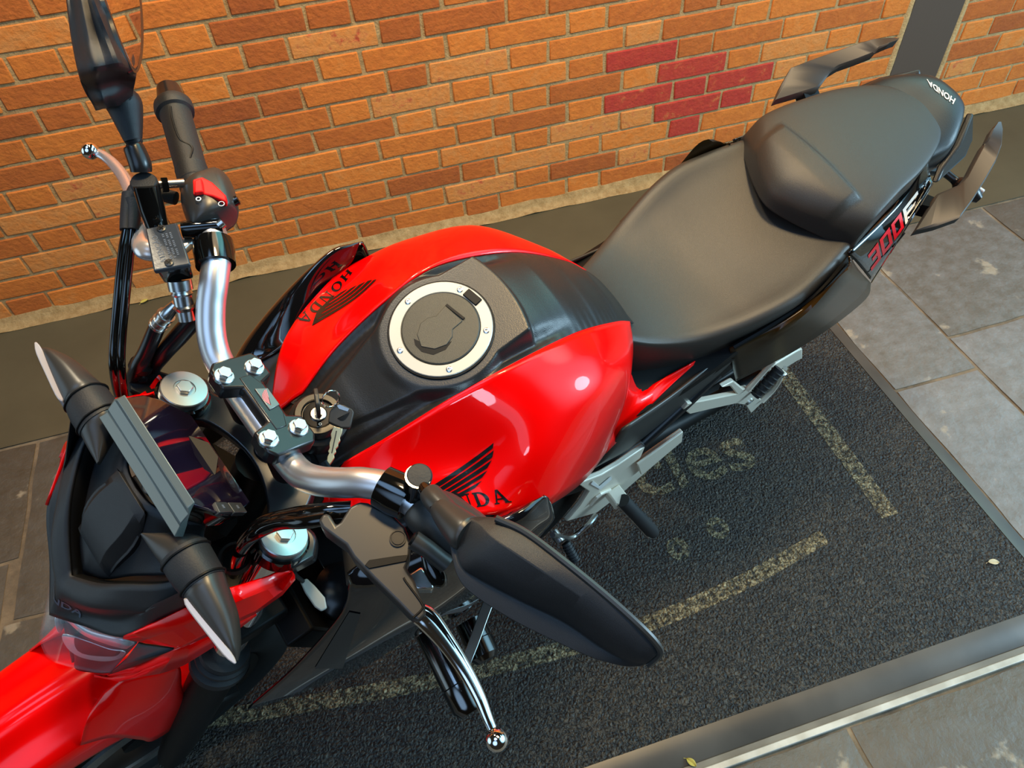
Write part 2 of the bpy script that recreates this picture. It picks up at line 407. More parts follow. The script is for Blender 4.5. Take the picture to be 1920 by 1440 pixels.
for r in range(35):
    z0 = P0+r*PITCHZ; z1 = z0+PITCHZ
    s = -.219+(.1835 if r % 2 else 0); k0 = int((X0-s)/PER)-1
    for k in range(k0, k0+23):
        for a, b in ((s+k*PER, s+k*PER+.246), (s+k*PER+.246, s+(k+1)*PER)):
            if b < X0 or a > X1: continue
            if a < COLX0-.008 and b > COLX0-.008: b = COLX0-.008
            if a < COLX1+.012 and b > COLX1+.012: a = COLX1+.012
            if b-a < .02 or (a > COLX0-.02 and b < COLX1+.02): continue
            brick(a, b, z0, z1)
wall = struct(attr_obj('wall_back', bricks, BRICK, bevel=.003))
# mortar bed behind the bricks (5 mm recess) with a finely uneven face, and the coved fillet along the foot of the wall
mrows = []
for i in range(124):
    z = -.01+i*.0206
    mrows.append([V((X0+j*(X1-X0)/300, WALLY+.0045+noise.noise(V((j*.9, i*1.3, 0)))*.0015, z)) for j in range(301)])
struct(attr_obj('wall_back', [(MB().grid(mrows), .55)], MORTAR))
frows = []
for a, (dy, dz) in enumerate([(-.034, .001), (-.018, .006), (-.008, .016), (-.001, .030), (.006, .036)]):
    frows.append([V((X0+j*(X1-X0)/240, WALLY+dy+noise.noise(V((j*.23, a*.4, 5)))*.007, dz+max(0, noise.noise(V((j*.31, a*.5, 9))))*.012)) for j in range(241)])
struct(attr_obj('trim_1', [(MB().grid(frows), .30)], MORTAR))
struct(obj('trim_2', MB().box(((COLX0+COLX1)/2, WALLY+.012, 1.23), ((COLX1-COLX0)/2, .018, 1.25)), PILLAR, bevel=.004))
for nm, x, s in (('trim_3', COLX0-.006, -1), ('trim_4', COLX1+.008, 1)):
    rows = []
    for dx, dy in ((-.012, .004), (-.004, -.003), (.004, -.006), (.012, -.004)):
        rows.append([V((x+dx+noise.noise(V((i*.5, dx*50, s)))*.004, WALLY+dy, i*.02)) for i in range(124)])
    struct(attr_obj(nm, [(MB().grid(rows), .75)], MORTAR))

# floor: slate flagstones with worn joints, a smooth cement band along the wall
slabs = []
def slab(x0, y0, x1, y1, t, g=.005, top=0.0):
    nx, ny = max(3, int((x1-x0)/.03)), max(3, int((y1-y0)/.03)); rows = []
    x0 += g; x1 -= g; y0 += g; y1 -= g
    for j in range(ny+1):
        rw = []
        for i in range(nx+1):
            u, v = i/nx, j/ny; x, y = x0+(x1-x0)*u, y0+(y1-y0)*v
            e = 1 if i in (0, nx) or j in (0, ny) else 0
            wx = noise.noise(V((y*9, x*9, 1)))*.006*(1 if i in (0, nx) else 0); wy = noise.noise(V((x*9, y*9, 2)))*.006*(1 if j in (0, ny) else 0)
            z = top+noise.noise(V((x*5, y*5, t*9)))*.0022-.001-e*.003
            rw.append(V((x+wx, y+wy, z)))
        rows.append(rw)
    mb = MB().grid(rows)
    slabs.append((mb, t))
XR, XM = 1.556, 1.297
slab(XM, .975, XR, 1.578, .62); slab(XM, .36, XR, .975, .75); slab(XM, -.5, XR, .36, .7)  # right-hand slabs set lighter: daylight put into their tone
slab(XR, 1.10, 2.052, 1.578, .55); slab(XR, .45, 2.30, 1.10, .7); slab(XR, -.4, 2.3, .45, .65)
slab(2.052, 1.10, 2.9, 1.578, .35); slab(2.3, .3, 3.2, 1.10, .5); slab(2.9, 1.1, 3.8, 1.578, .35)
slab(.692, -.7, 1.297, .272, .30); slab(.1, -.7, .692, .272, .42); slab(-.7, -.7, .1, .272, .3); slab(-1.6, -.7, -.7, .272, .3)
slab(-.96, 1.03, -.55, 1.575, .2); slab(-1.7, 1.2, -.96, 1.575, .12); slab(-1.7, .75, -.98, 1.2, .22); slab(-.98, .55, -.55, 1.03, .25); slab(-1.7, .27, -.98, .75, .2); slab(-.98, .27, -.55, .55, .2)  # left slabs darker and browner: dirt, plus dim light in the tone
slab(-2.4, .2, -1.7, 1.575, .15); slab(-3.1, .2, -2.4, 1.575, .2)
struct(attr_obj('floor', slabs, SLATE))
GROUT = attr_mat('joint_fill', [(0, (.04, .03, .02)), (1, (.30, .22, .13))], .95, (80, .6), (12, 1.6))
g = MB(); g.add([V((-3.3, -1.2, -.006)), V((4.5, -1.2, -.006)), V((4.5, 2.2, -.006)), V((-3.3, 2.2, -.006))], [(0, 1, 2, 3)])
struct(attr_obj('floor', [(g, .45)], GROUT))
rows = [[V((-3.2+i*.05, 1.58+j*.054, noise.noise(V((i*.12, j*.3, 4)))*.0025-.0005)) for i in range(152)] for j in range(11)]
struct(attr_obj('floor', [(MB().grid(rows), .4)], SMOOTHFLOOR))

# ------------------------------------------------------------------ door mat with printed frame and lettering
def mat_material(name, c0, c1, thresh=None):
    ma = bpy.data.materials.new(name); ma.use_nodes = True; nt = ma.node_tree; b = nt.nodes['Principled BSDF']; b.inputs['Roughness'].default_value = .55
    tc = nt.nodes.new('ShaderNodeTexCoord')
    n = nt.nodes.new('ShaderNodeTexNoise'); n.inputs['Scale'].default_value = 120; n.inputs['Detail'].default_value = 4; n.inputs['Distortion'].default_value = 1.5
    n2 = nt.nodes.new('ShaderNodeTexVoronoi'); n2.inputs['Scale'].default_value = 110; n2.feature = 'DISTANCE_TO_EDGE'
    for q in (n, n2): nt.links.new(tc.outputs['Object'], q.inputs['Vector'])
    r = nt.nodes.new('ShaderNodeValToRGB'); r.color_ramp.elements[0].position = .44; r.color_ramp.elements[1].position = .64
    r.color_ramp.elements[0].color = (*c0, 1); r.color_ramp.elements[1].color = (*c1, 1)
    nt.links.new(n.outputs['Fac'], r.inputs[0]); nt.links.new(r.outputs[0], b.inputs['Base Color'])
    ad = nt.nodes.new('ShaderNodeMath'); ad.operation = 'ADD'; nt.links.new(n.outputs['Fac'], ad.inputs[0]); nt.links.new(n2.outputs['Distance'], ad.inputs[1])
    bp = nt.nodes.new('ShaderNodeBump'); bp.inputs['Strength'].default_value = 1.0; bp.inputs['Distance'].default_value = .006
    nt.links.new(ad.outputs[0], bp.inputs['Height']); nt.links.new(bp.outputs[0], b.inputs['Normal'])
    if thresh:
        n4 = nt.nodes.new('ShaderNodeTexNoise'); n4.inputs['Scale'].default_value = 75; n4.inputs['Detail'].default_value = 5
        nt.links.new(tc.outputs['Object'], n4.inputs['Vector'])
        mr = nt.nodes.new('ShaderNodeMapRange'); mr.inputs['From Min'].default_value = thresh; mr.inputs['From Max'].default_value = thresh+.20
        nt.links.new(n4.outputs['Fac'], mr.inputs[0]); nt.links.new(mr.outputs[0], b.inputs['Alpha'])
    return ma
MATPILE = mat_material('coil_mat_dark', (.004, .0032, .002), (.058, .047, .031))
MATPRINT = mat_material('coil_mat_worn_yellow', (.06, .045, .02), (.36, .29, .15), thresh=.35)
EDGE = mat('mat_rubber_edge', (.050, .043, .034), .36, bump=(30, .2), mottle=(6, (.078, .068, .055)))
MX0, MX1, MY0, MY1 = -.62, 1.255, .352, 1.54
mat_o = empty('door_mat', ((MX0+MX1)/2, (MY0+MY1)/2, 0))
tag(mat_o, 'dark coil door mat with worn yellow frame line and lettering under the motorcycle', 'mat')
def wobj(name, mb, material, root, **k):
    for i, p in enumerate(mb.v): mb.v[i] = p-root.location
    return obj(name, mb, material, root, **k)
wobj('mat_pile', MB().box(((MX0+MX1)/2, (MY0+MY1)/2, .006), ((MX1-MX0)/2, (MY1-MY0)/2, .006)), MATPILE, mat_o, bevel=.002)
wobj('rubber_edge', MB().loft([[V((x, MY0+.001, .0005)), V((x, MY0+.001, .013)), V((x, MY0-.012, .012)), V((x, MY0-.052, .004)), V((x, MY0-.056, .0005))] for x in (MX0, MX1+.03)], 5, 2, False), EDGE, mat_o, smooth=30)
wobj('rubber_edge', MB().loft([[V((MX1-.001, y, .0005)), V((MX1-.001, y, .013)), V((MX1+.010, y, .012)), V((MX1+.036, y, .004)), V((MX1+.038, y, .0005))] for y in (MY0-.03, MY1)], 5, 2, False), EDGE, mat_o, smooth=30)
pr = MB()
def strip(x0, y0, x1, y1): pr.add([V((x0, y0, .0127)), V((x1, y0, .0127)), V((x1, y1, .0127)), V((x0, y1, .0127))], [(0, 1, 2, 3)])
strip(1.022, .645, 1.066, 1.30)
wobj('frame_print', pr, MATPRINT, mat_o, smooth=None, recalc=False)
pr = MB(); pth = cr([V((-.53, .668, 0)), V((-.126, .610, 0)), V((.30, .578, 0)), V((.60, .596, 0)), V((.87, .645, 0))], 40)
pr.grid([[V((p.x, p.y-.018, .0127)), V((p.x, p.y+.018, .0127))] for p in pth])
wobj('frame_print', pr, MATPRINT, mat_o, smooth=None, recalc=False)
t = text_mb('cles', .145, bold=.022, sx=1.05)
for p in t.v: p.x += .515; p.y += .872; p.z = .0127
wobj('lettering', t, MATPRINT, mat_o, smooth=None, recalc=False)
for x, y in ((.540, .722), (.650, .742)):
    t = MB()
    for a in range(12):
        a0, a1 = a*30*D, (a+1)*30*D
        t.add([V((x+.010*math.cos(a0), y+.012*math.sin(a0), .0127)), V((x+.026*math.cos(a0), y+.030*math.sin(a0), .0127)), V((x+.026*math.cos(a1), y+.030*math.sin(a1), .0127)), V((x+.010*math.cos(a1), y+.012*math.sin(a1), .0127))], [(0, 1, 2, 3)])
    wobj('small_print', t, MATPRINT, mat_o, smooth=None, recalc=False)
# metal frame of the mat well: dark channel and a worn light strip
EDGEMETAL = mat('worn_white_strip', (.50, .50, .45), .4, metal=.1, bump=(40, .4), mottle=(16, (.34, .33, .28)))
CHANNEL = mat('channel_metal', (.16, .15, .12), .5, mottle=(10, (.10, .09, .07)))
struct(obj('trim_5', MB().box((.4, .2905, .002), (1.3, .0075, .004)), CHANNEL, bevel=.001))
struct(obj('trim_6', MB().box((.4, .2790, .0035), (1.3, .0065, .006)), EDGEMETAL, bevel=.0015))

# fallen leaves
def leaf(px, py, ln, ang, material, label, z=.0135, grp=None):
    c = _hit(CAM, _ray(px, py), {'z': z}); rows = []
    for i in range(9):
        u = i/8; w_ = math.sin(u*math.pi)**.8*.27+.02
        rows.append([V(((u-.5)*ln*math.cos(ang)-(k*w_*ln)*math.sin(ang), (u-.5)*ln*math.sin(ang)+(k*w_*ln)*math.cos(ang), abs(k)*.12*ln+.06*ln*math.sin(u*3)+.0005)) for k in (-1, -.5, 0, .5, 1)])
    o = obj('fallen_leaf', MB().grid(rows), material, solid=.0004); o.location = c
    st = obj('leaf_stalk', MB().tube([(-.5*ln*math.cos(ang), -.5*ln*math.sin(ang), .001), (-.72*ln*math.cos(ang+.2), -.72*ln*math.sin(ang+.2), .002)], .0005, 6), material, o)
    tag(o, label, 'leaf', grp); return o
leaf(1862, 1055, .024, -.35, PALELEAF, 'small pale dry leaf lying on the dark mat near its right edge', grp='fallen leaves')
leaf(1296, 1430, .022, -1.0, YELLOWLEAF, 'small yellow leaf on the rubber edge of the mat in front', z=.006, grp='fallen leaves')
leaf(271, 566, .026, .4, YELLOWLEAF, 'small yellow green leaf on the cement floor by the brick wall', z=.002, grp='fallen leaves')

# ================================================================== THE MOTORCYCLE (x to the rear, y to its right side, z up)
bike = empty('motorcycle', BORG); bike.rotation_euler = (15.98*D, 0, 18.285*D)
tag(bike, 'red and black naked motorcycle parked on its side stand on the dark mat', 'motorcycle')
def both(name, mb, material, **k):
    a = obj(name, mb, material, bike, **k); b = obj(name, mb.mirror(), material, bike, **k); return a, b

# ---- tank: red side panels
TS = [  # stations front to back, five points from the seam out to the lower edge (positive half)
 [V((-.200, .050, .950)), V((-.215, .054, .938)), V((-.226, .057, .925)), V((-.236, .061, .912)), V((-.243, .065, .900))],
 [V((-.142, .064, .989)), V((-.160, .079, .967)), V((-.171, .095, .953)), V((-.179, .112, .945)), V((-.184, .130, .940))],
 [V((-.070, .073, 1.020)), V((-.078, .098, .988)), V((-.082, .125, .963)), V((-.090, .155, .947)), V((-.097, .183, .934))],
 [V((.000, .077, 1.031)), V((.000, .110, 1.018)), V((-.004, .140, .998)), V((-.014, .170, .970)), kb(1000, 956, .204)],
 [V((.100, .069, 1.000)), V((.092, .112, .998)), V((.086, .143, .980)), V((.066, .172, .935)), kb(1046, 936, .205)],
 [V((.190, .058, .938)), V((.180, .090, .935)), V((.165, .124, .915)), V((.135, .154, .875)), kb(1096, 898, .187)],
 [V((.235, .050, .893)), V((.220, .078, .886)), V((.200, .105, .870)), V((.170, .135, .848)), kb(1133, 850, .166)]]
redL = MB().surf([[r[j] for j in range(5)] for r in TS], 21, 49)
def negy(mb): return mb.mirror()
red_left, red_right = obj('tank_side_panel', negy(redL), RED, bike, solid=.003, smooth=60, offset=0), obj('tank_side_panel', redL, RED, bike, solid=.003, smooth=60, offset=0)
# tail of the panel running back under the seat
SC = [[V((.200, .102, .868)), kb(1150, 790, .138), kb(1134, 850, .164)],
      [kb(1200, 731, .108), kb(1188, 762, .127), kb(1165, 818, .150)],
      [kb(1250, 706, .114), kb(1240, 727, .122), kb(1225, 755, .134)],
      [kb(1303, 677, .117), kb(1301, 680, .118), kb(1299, 684, .119)]]
side_red = MB().surf(SC, 7, 14)
obj('side_cover', side_red.mirror(), RED, bike, solid=.003, offset=0, smooth=60); srr = MB().add([V((p.x, p.y*.90, p.z-.004)) for p in side_red.v], side_red.f); obj('side_cover', srr, RED, bike, solid=.003, offset=0, smooth=60)

# ---- tank: black centre cover with the raised platform round the filler cap
def interp(tab, x):
    if x <= tab[0][0]: return tab[0][1]
    for (a, va), (b, vb) in zip(tab[:-1], tab[1:]):
        if x <= b:
            t = (x-a)/(b-a); t = t*t*(3-2*t)*.35+t*.65
            return lerp(va, vb, t)
    return tab[-1][1]
seam = [s[0] for s in TS]
seamc = cr(seam, 49)
ybt = [(p.x, p.y) for p in seamc]; zbt = [(p.x, p.z) for p in seamc]
zc = [(-.262, .930), (-.22, .955), (-.16, .985), (-.10, 1.012), (-.045, 1.026), (.0, 1.034), (.05, 1.033), (.10, 1.018), (.15, .985), (.20, .945), (.235, .905), (.26, .862)]
ybt = [(-.235, .044)]+ybt+[(.262, .044)]; zbt = [(-.235, .925)]+zbt+[(.262, .86)]
CAPC = V((-.045, 0, 1.033)); SLOPE = .22
def platform(x, y):
    """signed inside-ness of the raised cap platform outline"""
    ay = abs(y); r = math.hypot(x-CAPC.x, y)
    a = .0715-r                                        # round the cap
    # flare to the rear corners: quad between x=-.09 (y .045) and x=.042 (y .058)
    half = lerp(.064, .060, min(1, max(0, (x+.06)/.10)))
    b = min(half-ay, .046-.05*(ay/.06)**2*.2-x, x+.06)
    # tapering neck to the ignition lock
    half2 = lerp(.020, .052, min(1, max(0, (x+.20)/.11)))
    c = min(half2-ay, x+.235, -.04-x)
    return max(a, b), c
def cover_z(x, y):
    yb = interp(ybt, x); zb = interp(zbt, x); z0 = interp(zc, x)
    t = min(1, abs(y)/yb)
    base = z0-(z0-zb)*(t**2.4)
    groove = .007*math.exp(-((t-.84)/.12)**2)
    z = base-groove*(1 if x < .06 else max(0, 1-(x-.06)/.05))
    p, c = platform(x, y)
    pl = CAPC.z-.001+SLOPE*(x-CAPC.x)
    f = min(1, max(0, (p+.007)/.011)); f = f*f*(3-2*f)
    z = z*(1-f)+max(z, pl)*f
    if x < -.05:
        g_ = min(1, max(0, (c+.004)/.008)); g_ = g_*g_*(3-2*g_)
        z += .006*g_*(1-f)
    return z
rows = []
for i in range(240):
    x = -.225+.483*i/239; yb = interp(ybt, x); rw = []
    for j in range(121):
        v = -1+2*j/120; y = yb*v; rw.append(V((x, y, cover_z(x, y))))
    rows.append(rw)
cover = MB().grid(rows)
obj('tank_cover', cover, COVER, bike, solid=.003, smooth=60)
NC = V((-SLOPE, 0, 1)).normalized(); UX = V((1, 0, SLOPE)).normalized(); UY = V((0, 1, 0))
def cp(r, a, h=0): return CAPC+UX*(r*math.cos(a))+UY*(r*math.sin(a))+NC*h
cap = obj('fuel_cap', MB().lathe(CAPC-NC*.004, NC, [(0, .0605), (.0045, .0605), (.0052, .0598), (.0052, .0585)], 64), DARK, bike)
obj('cap_ring', MB().lathe(CAPC, NC, [(0, .0582), (.0022, .0582), (.0030, .0574), (.0030, .0452), (.0022, .0445), (0, .0445)], 64), CAPRING, cap)
obj('cap_disc', MB().lathe(CAPC, NC, [(0, .0440), (.0030, .0440), (.0042, .0428), (.0044, .0400), (.0044, 0)], 64), CAPDISC, cap)
for k in range(5):
    a = (90+72*k+14)*D; c0 = cp(.0512, a, .0028)
    s_ = obj('cap_screw', MB().lathe(c0, NC, [(0, .0036), (.0008, .0036), (.0012, .0030), (.0012, .0016), (.0002, .0015), (.0002, 0)], 18), STEEL, cap)
# hinge block at the rear of the ring and the key flap
a = math.radians(12)
obj('cap_hinge', MB().box(cp(.0505, a, .003), (.0052, .0105, .0018), UX*math.cos(a)+UY*math.sin(a), -UX*math.sin(a)+UY*math.cos(a)), DARK, cap, bevel=.0008)
def capo(pts, h): return [CAPC+UX*x+UY*y+NC*h for x, y in pts]
FR = Matrix.Rotation(14*D, 2)
def fr(pts, k=1.12): return [tuple(FR@Vector((x*k, y*k))) for x, y in pts]
flap = fr([(-.0275, .0), (-.021, -.012), (-.010, -.018), (.000, -.0165), (.006, -.0110), (.019, -.0125), (.0205, .0125), (.006, .0115), (.000, .0165), (-.010, .018), (-.021, .012)])
obj('key_flap', MB().plate(capo(flap, .0056), .002, NC), CAPDISC, cap, bevel=.0006)
obj('flap_recess', MB().plate(capo(fr([(-.031, -.004), (-.026, -.0150), (-.014, -.0205), (-.004, -.019), (-.012, -.0145), (-.022, -.004), (-.026, .012), (-.030, .006)]), .0048), .001, NC), DARK, cap)
obj('flap_hinge', MB().box(CAPC+UX*.0235+UY*.006+NC*.0052, (.0014, .0135, .0010), UX*math.cos(14*D)+UY*math.sin(14*D), UY), DARK, cap)

# ---- decals on the panels
DL = redL.mirror()
hm, hw = slab_honda()
def lay(name, flat, quad, material, part, surf, flip=False, off=.0022, box=(0, 0, 1, 1), both_sides=True, h=.08, other=None):
    f = dense(flat, h); r = on_surface(f, quad, [surf], off, box=box)
    obj(name, r, material, part, smooth=None, recalc=False)
    if both_sides:
        if flip:
            f2 = MB(); f2.v = [V((box[0]+box[2]-p.x, p.y, 0)) for p in f.v]; f2.f = f.f
            r = on_surface(f2, quad, [surf], off, box=box)
        obj(name, r.mirror(), material, other or part, smooth=None, recalc=False)
lay('maker_lettering', hm, [(790, 968), (959, 940), (946, 915), (784, 938)], DECALBLACK, red_left, DL, flip=True, box=(0, 0, hw, 1), h=.35, other=red_right)
lay('wing_emblem', wing_mb(), [(785, 945), (935, 905), (926, 829), (800, 870)], DECALBLACK, red_left, DL, box=(0, 0, 1, 1), h=.12, other=red_right)
# ---- inner dark shell that fills the tank and frame below the covers
inner = MB().loft([[V((x, 0, zt)), V((x, w1, zt-.02)), V((x, w2, zm)), V((x, w2*.8, zl)), V((x, 0, zl-.01)), V((x, -w2*.8, zl)), V((x, -w2, zm)), V((x, -w1, zt-.02))]
   for x, zt, w1, w2, zm, zl in ((-.235, .90, .03, .055, .86, .80), (-.15, .955, .045, .085, .90, .74), (-.05, .99, .055, .125, .90, .74), (.05, .99, .055, .14, .86, .74), (.14, .94, .05, .12, .82, .72), (.22, .84, .04, .09, .76, .70), (.30, .74, .03, .06, .71, .68))], 24, 20)
obj('fuel_tank', inner, DARK, bike)

# ---- seats
SX = [(.205, .052, .905, .888, .045, .735), (.240, .070, .872, .864, .062, .712), (.285, .090, .850, .846, .084, .692), (.34, .113, .840, .842, .104, .730), (.40, .133, .842, .856, .122, .762), (.45, .145, .853, .873, .134, .788), (.50, .150, .867, .886, .140, .818), (.55, .143, .881, .896, .139, .836), (.60, .132, .894, .905, .133, .856), (.63, .126, .900, .908, .128, .870)]
def sec(x, wt, zt, ze, wl, zl):
    h = [(0, zt), (wt*.35, lerp(zt, ze, .12)), (wt*.70, lerp(zt, ze, .55)), (wt*.92, ze), (wt, ze-.012), (lerp(wt, wl, .5)+.001, lerp(ze, zl, .55)), (wl, zl), (wl*.9, zl-.01)]
    return [V((x, y, z)) for y, z in h]+[V((x, 0, zl-.01))]+[V((x, -y, z)) for y, z in h[:0:-1]]
obj('rider_seat', MB().loft([sec(*q) for q in SX], 60, 60), SEAT, bike, smooth=180)
# pillion seat: front edge is a V pushed forward at the middle
PX = [  # x centre, x edge, top half width, z centre, z top edge, low half width, z low
 (.548, .612, .120, .905, .895, .128, .893), (.552, .615, .121, .935, .925, .128, .900), (.575, .630, .120, .955, .950, .124, .908), (.62, .66, .114, .966, .962, .117, .918), (.68, .70, .106, .974, .968, .109, .925), (.74, .75, .098, .977, .970, .101, .930), (.80, .795, .086, .977, .970, .090, .935), (.85, .835, .070, .975, .969, .075, .938), (.880, .862, .050, .972, .967, .055, .940), (.895, .880, .026, .965, .962, .030, .942)]
rows = []
for xc, xe, wt, zt, ze, wl, zl in PX:
    h = [(0, zt), (.35, lerp(zt, ze, .1)), (.7, lerp(zt, ze, .4)), (.965, ze)]
    r = [V((lerp(xc, xe, t**1.5), wt*t, z)) for t, z in h]+[V((xe, wt*1.015, ze-.007)), V((xe, lerp(wt, wl, .6), lerp(ze, zl, .5))), V((xe, wl, zl)), V((xe, wl*.9, zl-.008))]
    rows.append(r+[V((lerp(xc, xe, .5), 0, zl-.008))]+[V((p.x, -p.y, p.z)) for p in r[:0:-1]])
seat_p = MB().loft(rows, 120, 110)
for p in seat_p.v:      # stitched bolster panel: raised front with a creased rear edge
    if p.z > .925:
        ay = abs(p.y); edge = min(.632-p.x, (.6*(.632-p.x)+.8*(.075-ay)+.012), .084-ay)
        f = min(1, max(0, (edge+.001)/.007)); p.z += .0075*f*f*(3-2*f)*min(1, max(0, (p.x-.553)/.04))
seat2 = obj('passenger_seat', seat_p, SEAT, bike, smooth=180)

# ---- tail cowl, side panels, grab rails
tl = [[V((.78, y, z)) for y, z in ((-.085, .925), (-.07, .95), (0, .955), (.07, .95), (.085, .925))],
      [V((.85, y, z)) for y, z in ((-.088, .915), (-.080, .962), (0, .970), (.080, .962), (.088, .915))],
      [V((.895, y, z)) for y, z in ((-.070, .920), (-.062, .972), (0, .980), (.062, .972), (.070, .920))],
      [V((.930, y, z)) for y, z in ((-.046, .930), (-.042, .972), (0, .982), (.042, .972), (.046, .930))],
      [V((.945, y, z)) for y, z in ((-.040, .915), (-.036, .955), (0, .965), (.036, .955), (.040, .915))]]
tail_mb = MB().surf([cr(r, 9) for r in tl], 33, 21)
tail_o = obj('tail_cowl', tail_mb, COVER, bike, solid=.004, smooth=50)
obj('tail_side', MB().plate([kb(1745, 342, .105), kb(1800, 292, .085), kb(1812, 262, .06), kb(1813, 211, .050), V((.88, .078, .945)), V((.84, .09, .93))], .01).mirror(), COVER, bike, bevel=.003)
obj('tail_side', MB().plate([kb(1745, 342, .105), kb(1800, 292, .085), kb(1812, 262, .06), kb(1813, 211, .050), V((.88, .078, .945)), V((.84, .09, .93))], .01), COVER, bike, bevel=.003)
obj('tail_lamp', MB().loft([[V((x, -w_, z0)), V((x, w_, z0)), V((x, w_*.9, z1)), V((x, -w_*.9, z1))] for x, w_, z0, z1 in ((.90, .045, .90, .955), (.95, .036, .905, .95), (.958, .03, .91, .945))], 4, 4, False), mat('tail_lamp_red', (.35, .0, .0), .12, coat=1), bike, bevel=.002)
# side panels beside the passenger seat (gloss black, model number)
PN = [[kb(1590, 474, .131), kb(1611, 498, .147), kb(1634, 528, .162)],
      [V((.675, .118, .912)), V((.70, .135, .895)), kb(1680, 452, .148)],
      [V((.74, .104, .928)), V((.76, .120, .915)), kb(1722, 385, .128)],
      [kb(1737, 298, .086), V((.80, .100, .938)), kb(1748, 342, .112)]]
panel = MB().surf(PN, 11, 21)
pl_, pr_ = obj('tail_side_panel', panel.mirror(), GLOSS, bike, solid=.003, offset=0), obj('tail_side_panel', panel, GLOSS, bike, solid=.003, offset=0)
def num_mb():
    """slanted digits 3 0 0 and the white F bars"""
    r, w_ = MB(), MB(); sh = .35
    def q(m, *p): m.add([V((x+y*sh, y, 0)) for x, y in p], [tuple(range(len(p)))])
    def rect(m, x0, y0, x1, y1): q(m, (x0, y0), (x1, y0), (x1, y1), (x0, y1))
    rect(r, 0, .8, .9, 1); rect(r, .25, .4, .9, .58); rect(r, 0, 0, .9, .2); rect(r, .66, 0, .9, 1)
    for x in (1.05, 2.1): rect(r, x, 0, x+.25, 1); rect(r, x+.65, 0, x+.9, 1); rect(r, x, .8, x+.9, 1); rect(r, x, 0, x+.9, .2)
    rect(w_, 3.15, 0, 3.40, 1); rect(w_, 3.15, .78, 4.5, 1); rect(w_, 3.15, .38, 4.2, .58)
    return r, w_
rd, wt_ = num_mb()
for nm, art, mt in (('model_number', rd, DECALRED), ('model_letter', wt_, WHITE)):
    lay(nm, art, [(1632, 507), (1733, 374), (1719, 356), (1618, 487)], mt, pl_, panel.mirror(), flip=True, box=(0, 0, 4.9, 1), h=.2, other=pr_)
obj('panel_trim', MB().tube([kb(1634, 530, .168), kb(1682, 454, .150), kb(1724, 387, .130), kb(1749, 344, .114)], .0012, 6, 16).mirror(), CHROME, pl_)
# plain gloss cover below the rider seat
UN = [[V((.395, .136, .806)), kb(1374, 692, .142), kb(1380, 714, .146)],
      [V((.455, .152, .838)), kb(1458, 634, .163), kb(1480, 662, .166)],
      [V((.520, .155, .866)), kb(1525, 583, .167), kb(1558, 612, .175)],
      [V((.585, .150, .890)), kb(1580, 522, .162), kb(1622, 560, .172)],
      [kb(1592, 480, .138), kb(1608, 505, .152), kb(1632, 530, .164)]]
un = MB().surf(UN, 9, 25); unr = MB().add([V((p.x, p.y*.92, p.z-.004)) for p in un.v], un.f)
brg = mat('black_gloss_warm_tint', (.030, .015, .003), .30, coat=.15, coat_r=.2, spec=.3)  # black cover; its warm reflection is put into the base colour
obj('under_seat_cover', un.mirror(), brg, bike, solid=.003, offset=0); obj('under_seat_cover', unr, brg, bike, solid=.003, offset=0)
both('seat_gap_trim', MB().tube([V((.40, .138, .808)), V((.455, .147, .838)), V((.52, .150, .862)), V((.59, .138, .885)), V((.612, .128, .892))], .005, 8, 20), DARK)
# grab rails: broad lower flange, then an arm reaching back
def kz(px, py, z):
    p = K(px, py, z=z); return V((p.x, -p.y, p.z))
GR_o = [kz(1715, 434, .912), kz(1757, 424, .926), kz(1799, 409, .942), kz(1822, 378, .952), kz(1846, 340, .965), kz(1866, 305, .978), kz(1877, 275, .990), kz(1879, 245, .999), kz(1875, 231, 1.003)]
GR_i = [kz(1722, 424, .915), kz(1757, 364, .932), kz(1797, 347, .946), kz(1812, 330, .955), kz(1828, 299, .968), kz(1842, 273, .980), kz(1851, 262, .990), kz(1859, 244, 1.000), kz(1869, 231, 1.004)]
def pl3(P, n):
    out = []
    for i in range(n):
        t = i*(len(P)-1)/(n-1); k = min(int(t), len(P)-2); out.append(lerp(P[k], P[k+1], t-k))
    return out
rows = []
for a, b in zip(pl3(GR_o, 25), pl3(GR_i, 25)):
    n_ = V((.25, .0, .97)); t_ = .010
    rows.append([a, lerp(a, b, .08)+n_*.003, lerp(a, b, .92)+n_*.003, b, b-n_*t_, a-n_*t_])
both('grab_rail', MB().loft(rows, 6, 25, False), RAIL, smooth=30, bevel=.0015)
both('rail_bracket', MB().loft([[V((x, y, z+.012)), V((x+.035, y, z+.010)), V((x+.035, y, z-.012)), V((x, y, z-.012))] for x, y, z in ((.76, .095, .895), (.765, .128, .905), (.765, .150, .918))], 4, 3, False), DARK)
tx = text_mb('HONDA', 1.0, bold=.03, sx=1.25)
wd = max(p.x for p in tx.v)
plq = MB().add([V((0, 0, 0)), V((1, 0, 0)), V((1, 1, 0)), V((0, 1, 0))], [(0, 1, 2, 3)])
pq = [(1796, 196), (1735, 147), (1738, 158), (1786, 198)]
r = on_surface(dense(tx, .6), [(1792, 187), (1737, 149), (1741, 161), (1787, 197)][::1], [tail_mb], .001, box=(0, 0, wd, 1))
obj('maker_lettering', r, WHITE, tail_o, smooth=None, recalc=False)
